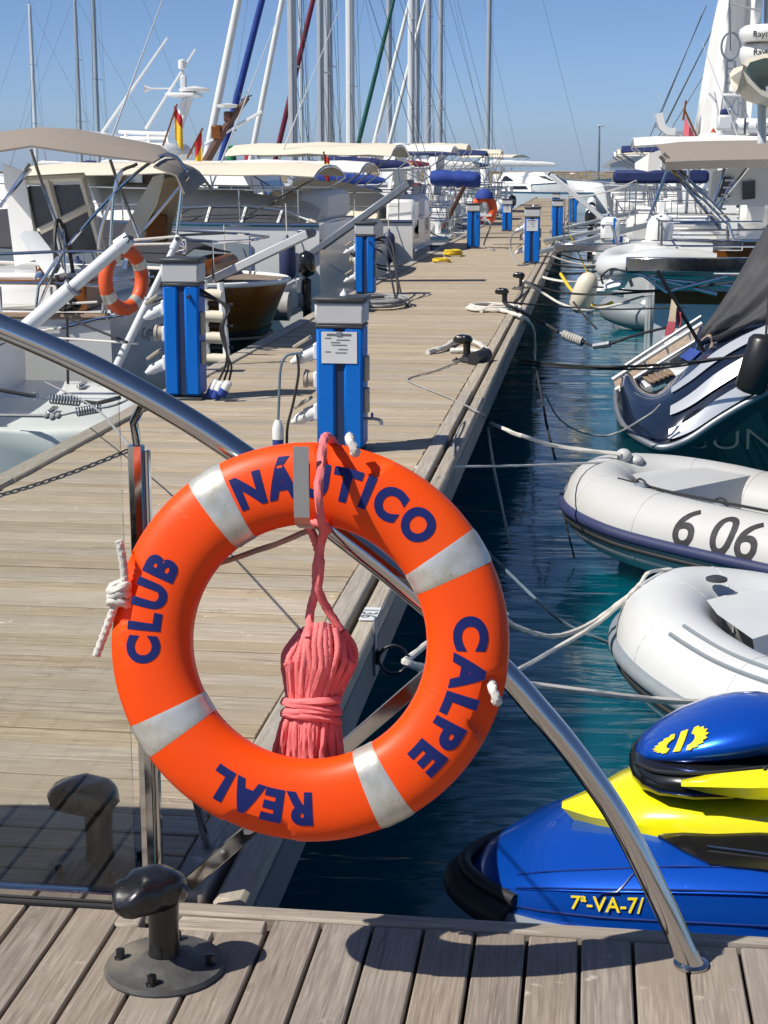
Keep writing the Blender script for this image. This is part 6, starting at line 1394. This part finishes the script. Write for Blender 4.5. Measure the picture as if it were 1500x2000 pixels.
e7 = thing('ensign', 'tiny red ensign left of the leaning staff', 'flag', PY(1288, 286, 36)); MB().tube([PY(1288, 290, 36), PY(1292, 268, 36)], .015, 5).build('staff', 'hull_wood', e7); MB().sheet([[PY(1291, 269, 36), PY(1287, 282, 36)], [PY(1296, 278, 36), PY(1292, 284, 36)]], .008).build('flag_stripe', 'flag_red', e7)

cfg = [(30.5, 'm', 'white_canvas', 'white motor boat with white bimini behind the motor sailer'), (38.5, 's', 'navy_canvas', 'sloop with navy boom cover on the far right'), (42.8, 'm', 'navy_canvas', 'far motor boat with navy bimini on the right'),
       (47, 's', 'white_canvas', 'far right sloop with white boom cover'), (51.5, 'm', 'cream_canvas', 'far right motor boat with cream bimini'), (56, 's', 'blue_canvas', 'far right sloop with blue boom cover'), (60.5, 'm', 'white_canvas', 'last right motor boat before the breakwater')]
for (y, kd, cv, lab) in cfg:
    if kd == 's': sailboat(lab, .5, y, False, 10, 3.3, 1.1, 1.35, 12, .85, .08, cover=cv, jib=None, fl=None, back=False)
    else: motorboat(lab, .6, y, False, 8.5, 3.1, bim=cv, fl=None)
# rigging-like clutter at the far end: passerelles, davits, stanchions on individual small craft
for k, (x, Y, c_) in enumerate(((980, 52, 'white'), (1010, 60, 'grey'), (1125, 56, 'white'), (1150, 48, 'grey'), (1195, 44, 'white'), (1235, 40, 'white'))):
    left = x < 1100; p = PY(x, 420, Y)
    t = thing('work_boat', f'small {c_} open boat with bent steel frame, ' + ('left of the walkway end' if left else 'right of the walkway end') + (', ', ', ', ', ', ', ', ', ', ', ')[k].rstrip() + (' nearest', ' farthest', ' farthest', ' third', ' second', ' nearest')[k], 'boat', (0, 0, 0), 'open boats at the walkway end', local=True)
    hb, sh, pt = add_hull(t, 5.5, 2.1, .8, 1.05, 'gelcoat' if c_ == 'white' else 'gelcoat_grey')
    for q_ in (.5, 1.6, 2.8): MB().tube([(q_, -.95, .8), (q_ - .2, -.9, 1.9), (q_ - .2, .9, 1.9), (q_, .95, .8)], .02, 6).build('frame_hoop', 'galv', t)
    for sd in (-1, 1): MB().tube([(.2, sd * .92, 1.9), (2.8, sd * .92, 1.9)], .018, 6).build('frame_rail', 'galv', t)
    MB().box((2, 0, 1.15), (.6, .6, .8), .06).build('console', 'gelcoat', t); MB().box((.8, 0, .95), (.5, 1.5, .3), .05).build('bench', 'white_canvas', t); outboard(t, 0, 0, .85, 1.1, 'jet_black' if k % 2 else 'gelcoat')
    place(t, (-3.2 if left else .1), Y + 1.9, left)

# ---------------- mooring lines on the right
def line(lab, pts, r, mat, lobes=3, n=8): return cable(lab, pts, r, mat, 'mooring_line', 'mooring line', n, lobes)
line('white rope from the jetty kerb to the bow of the numbered inflatable', [PX(958, 826, -.676), PY(1010, 848, 9.9), PY(1090, 872, 10.2), top2 + Vector((-.02, -.05, .05))], .013, 'white_rope')
line('long thin pale rope from the jetty to the numbered inflatable', [PY(812, 912, 7.9), PY(950, 911, 8.6), PY(1060, 908, 9.6), top2 + Vector((-.05, -.06, .0))], .007, 'white_rope')
line('thin blue grey line dipping towards the whiter inflatable', [PX(930, 1055, -.676), PY(1010, 1135, 7.2), PY(1100, 1215, 7.1), PY(1195, 1258, 7.1)], .008, 'blue_grey_rope')
tip = cp1[38] + Vector((-.02, -.16, .13))
line('slack white rope tied to the bow of the whiter inflatable', [ringp, PY(880, 1225, 5.6), PY(960, 1195, 6.2), PY(1010, 1225, 6.4), PY(1080, 1243, 6.7), PY(1150, 1220, 7.0), PY(1222, 1168, 7.25)], .011, 'white_rope')
line('taut white rope from the rail to the whiter inflatable', [ringp, PY(860, 1330, 5.3), PY(985, 1318, 5.8), PY(1080, 1270, 6.3), PY(1160, 1222, 6.9), PY(1224, 1170, 7.25)], .010, 'white_rope')
line('knotted line over the bow of the whiter inflatable', [PY(1222, 1168, 7.24), PY(1250, 1140, 7.25), PY(1268, 1118, 7.3), PY(1310, 1112, 7.4)], .009, 'white_rope')
line('thick white rope from the mooring ring to the right', [ringp, PY(800, 1297, 4.95), PY(900, 1318, 5.2), PY(1025, 1336, 5.5), PY(1150, 1352, 5.8), PY(1300, 1368, 6.1), PY(1420, 1372, 6.3), PY(1560, 1376, 6.35)], .013, 'white_rope')
line('upper of two black lines to the navy yacht', [PX(1020, 705, -.68), PY(1150, 716, 13.2), PY(1290, 712, 13.1), PY(1460, 694, 13.0)], .012, 'black_rope')
line('lower of two black lines to the navy yacht', [PX(1018, 712, -.68), PY(1150, 720, 13.2), PY(1300, 718, 13.1), PY(1470, 690, 13.0)], .009, 'black_rope')
line('slack grey line dipping to the water beside the navy stern', [PY(1065, 770, 12.6), PY(1090, 815, 12.8), PY(1130, 842, 13.0), PY(1190, 850, 13.2), PY(1260, 815, 13.1), PY(1290, 790, 13.1)], .008, 'grey_rope')
line('dark line hanging from the kerb into the water', [PX(1040, 690, -.67), PY(1055, 760, 12.3), PY(1070, 840, 11.9), PY(1085, 898, 11.9)], .010, 'black_rope')
line('pale weedy line hanging straight down the jetty side', [PX(953, 835, -.675), PY(962, 900, 9.6), PY(978, 980, 9.5), PY(998, 1072, 9.45)], .009, 'grey_rope')
line('thin dark cord snaking over the planks to the kerb', [PZ(905, 702, .01), PZ(850, 724, .008), PZ(800, 738, .008), PZ(805, 748, .008), PZ(880, 778, .008), PZ(935, 805, .02), PX(945, 815, -.69), PZ(905, 825, .01), PZ(888, 860, .015), PZ(885, 890, .015)], .005, 'grey_rope', 0)
md = thing('mooring_line', 'black mooring line with white-ringed rubber snubber over the water', 'mooring line', PY(1090, 650, 17))
p_ = [PZ(985, 592, .1), PZ(1010, 605, .05), PY(1060, 630, 17.2), PY(1090, 648, 17.0)]; MB().tube(curve(p_, 6), .016, 7).build('line', 'black_rope', md); spring(md, PY(1100, 653, 17), PY(1138, 668, 16.9), .04, 9, .012, 'white_rope'); MB().tube([PY(1098, 652, 17), PY(1140, 669, 16.9)], .035, 9).build('snubber', 'rubber', md)
MB().tube(curve([PY(1140, 669, 16.9), PY(1165, 676, 16.8), PY(1190, 672, 16.7), PY(1240, 655, 16.5), PY(1300, 640, 16)], 6), .014, 7).build('line', 'black_rope', md); MB().tube([PY(1160, 676, 16.8), PY(1192, 671, 16.7)], .035, 8).build('shackle', 'galv', md)
for k, (lab, pts, mt, r_) in enumerate((('white bundle of lines from the far bollard over the kerb', [PZ(1022, 548, .15), PY(1060, 572, 19.6), PY(1100, 595, 19.3), PY(1150, 605, 19), PY(1230, 590, 19)], 'white_rope', .016), ('black line from the far bollard to the davit yacht', [PZ(1025, 550, .13), PY(1090, 570, 19.6), PY(1180, 575, 19.4), PY(1320, 565, 19)], 'black_rope', .014),
        ('yellow hose looping below the cream float', [PY(1095, 535, 22), PY(1115, 565, 21.5), PY(1145, 592, 21), PY(1175, 598, 20.8), PY(1198, 590, 20.8)], 'yellow_rope', .022), ('black line from the middle bollard straight to the right', [PZ(985, 590, .14), PY(1080, 598, 17.6), PY(1200, 604, 17.6), PY(1340, 600, 17.5)], 'black_rope', .010),
        ('curved black line from bollard across to the second bollard', [PZ(1022, 552, .1), PZ(1018, 575, .03), PZ(1005, 590, .02), PZ(990, 598, .05)], 'black_rope', .014),
        ('dark line dropping beside the dark dinghy', [PY(1120, 590, 17.5), PY(1140, 615, 17.2), PY(1165, 642, 17)], 'black_rope', .012), ('grey line from the cream float to the yacht', [PY(1160, 600, 20.5), PY(1200, 596, 20), PY(1260, 578, 19.5), PY(1310, 575, 19.3)], 'grey_rope', .012), ('black line over the navy stern to the davit beam', [PY(1160, 560, 19.5), PY(1260, 568, 19), PY(1400, 556, 18.5), PY(1470, 545, 18.4)], 'black_rope', .012))):
    line(lab, pts, r_, mt, 0)
wr = thing('rope_loop', 'loop of thick white rope and black damper lying at the near jetty bollard', 'rope', PZ(900, 690, 0))
MB().tube(curve([PZ(835, 688, .02), PZ(870, 678, .03), PZ(885, 668, .03), PZ(910, 664, .03), PZ(940, 675, .03), PZ(950, 690, .02), PZ(915, 684, .03), PZ(880, 685, .02)], 8), .022, 9, lobes=3, pitch=.1).build('rope', 'white_rope', wr)
MB().tube([PZ(925, 700, .05), PZ(950, 692, .05)], [.05, .05], 14).build('damper', 'rubber', wr); MB().tube(curve([PZ(900, 703, .02), PZ(925, 706, .02), PZ(952, 700, .03), PZ(945, 682, .05)], 6), .02, 8).build('black_rope', 'black_rope', wr)
wr2 = thing('rope_loop', 'white rope draped from the middle bollard over the kerb', 'rope', PZ(985, 610, 0))
MB().tube(curve([PZ(940, 608, .02), PZ(960, 602, .03), PZ(1000, 612, .03), PZ(1025, 622, .03), PX(1040, 640, -.675), PX(1044, 668, -.672), PX(1043, 720, -.672)], 8), .02, 9, lobes=3, pitch=.1).build('rope', 'white_rope', wr2)

# ---------------- air between here and the far hill
hz = MB().box((0, 4350, 64), (13000, 9400, 132)).build('haze', 'paper', smooth=0); tag(hz, kind='stuff')
hm = bpy.data.materials.new('haze_air'); hm.use_nodes = True; hn = hm.node_tree; hn.nodes.clear()
ho = hn.nodes.new('ShaderNodeOutputMaterial'); hv = hn.nodes.new('ShaderNodeVolumePrincipled')
hv.inputs['Color'].default_value = (.62, .74, .92, 1); hv.inputs['Density'].default_value = .00008; hn.links.new(hv.outputs[0], ho.inputs['Volume'])
hz.data.materials[0] = hm
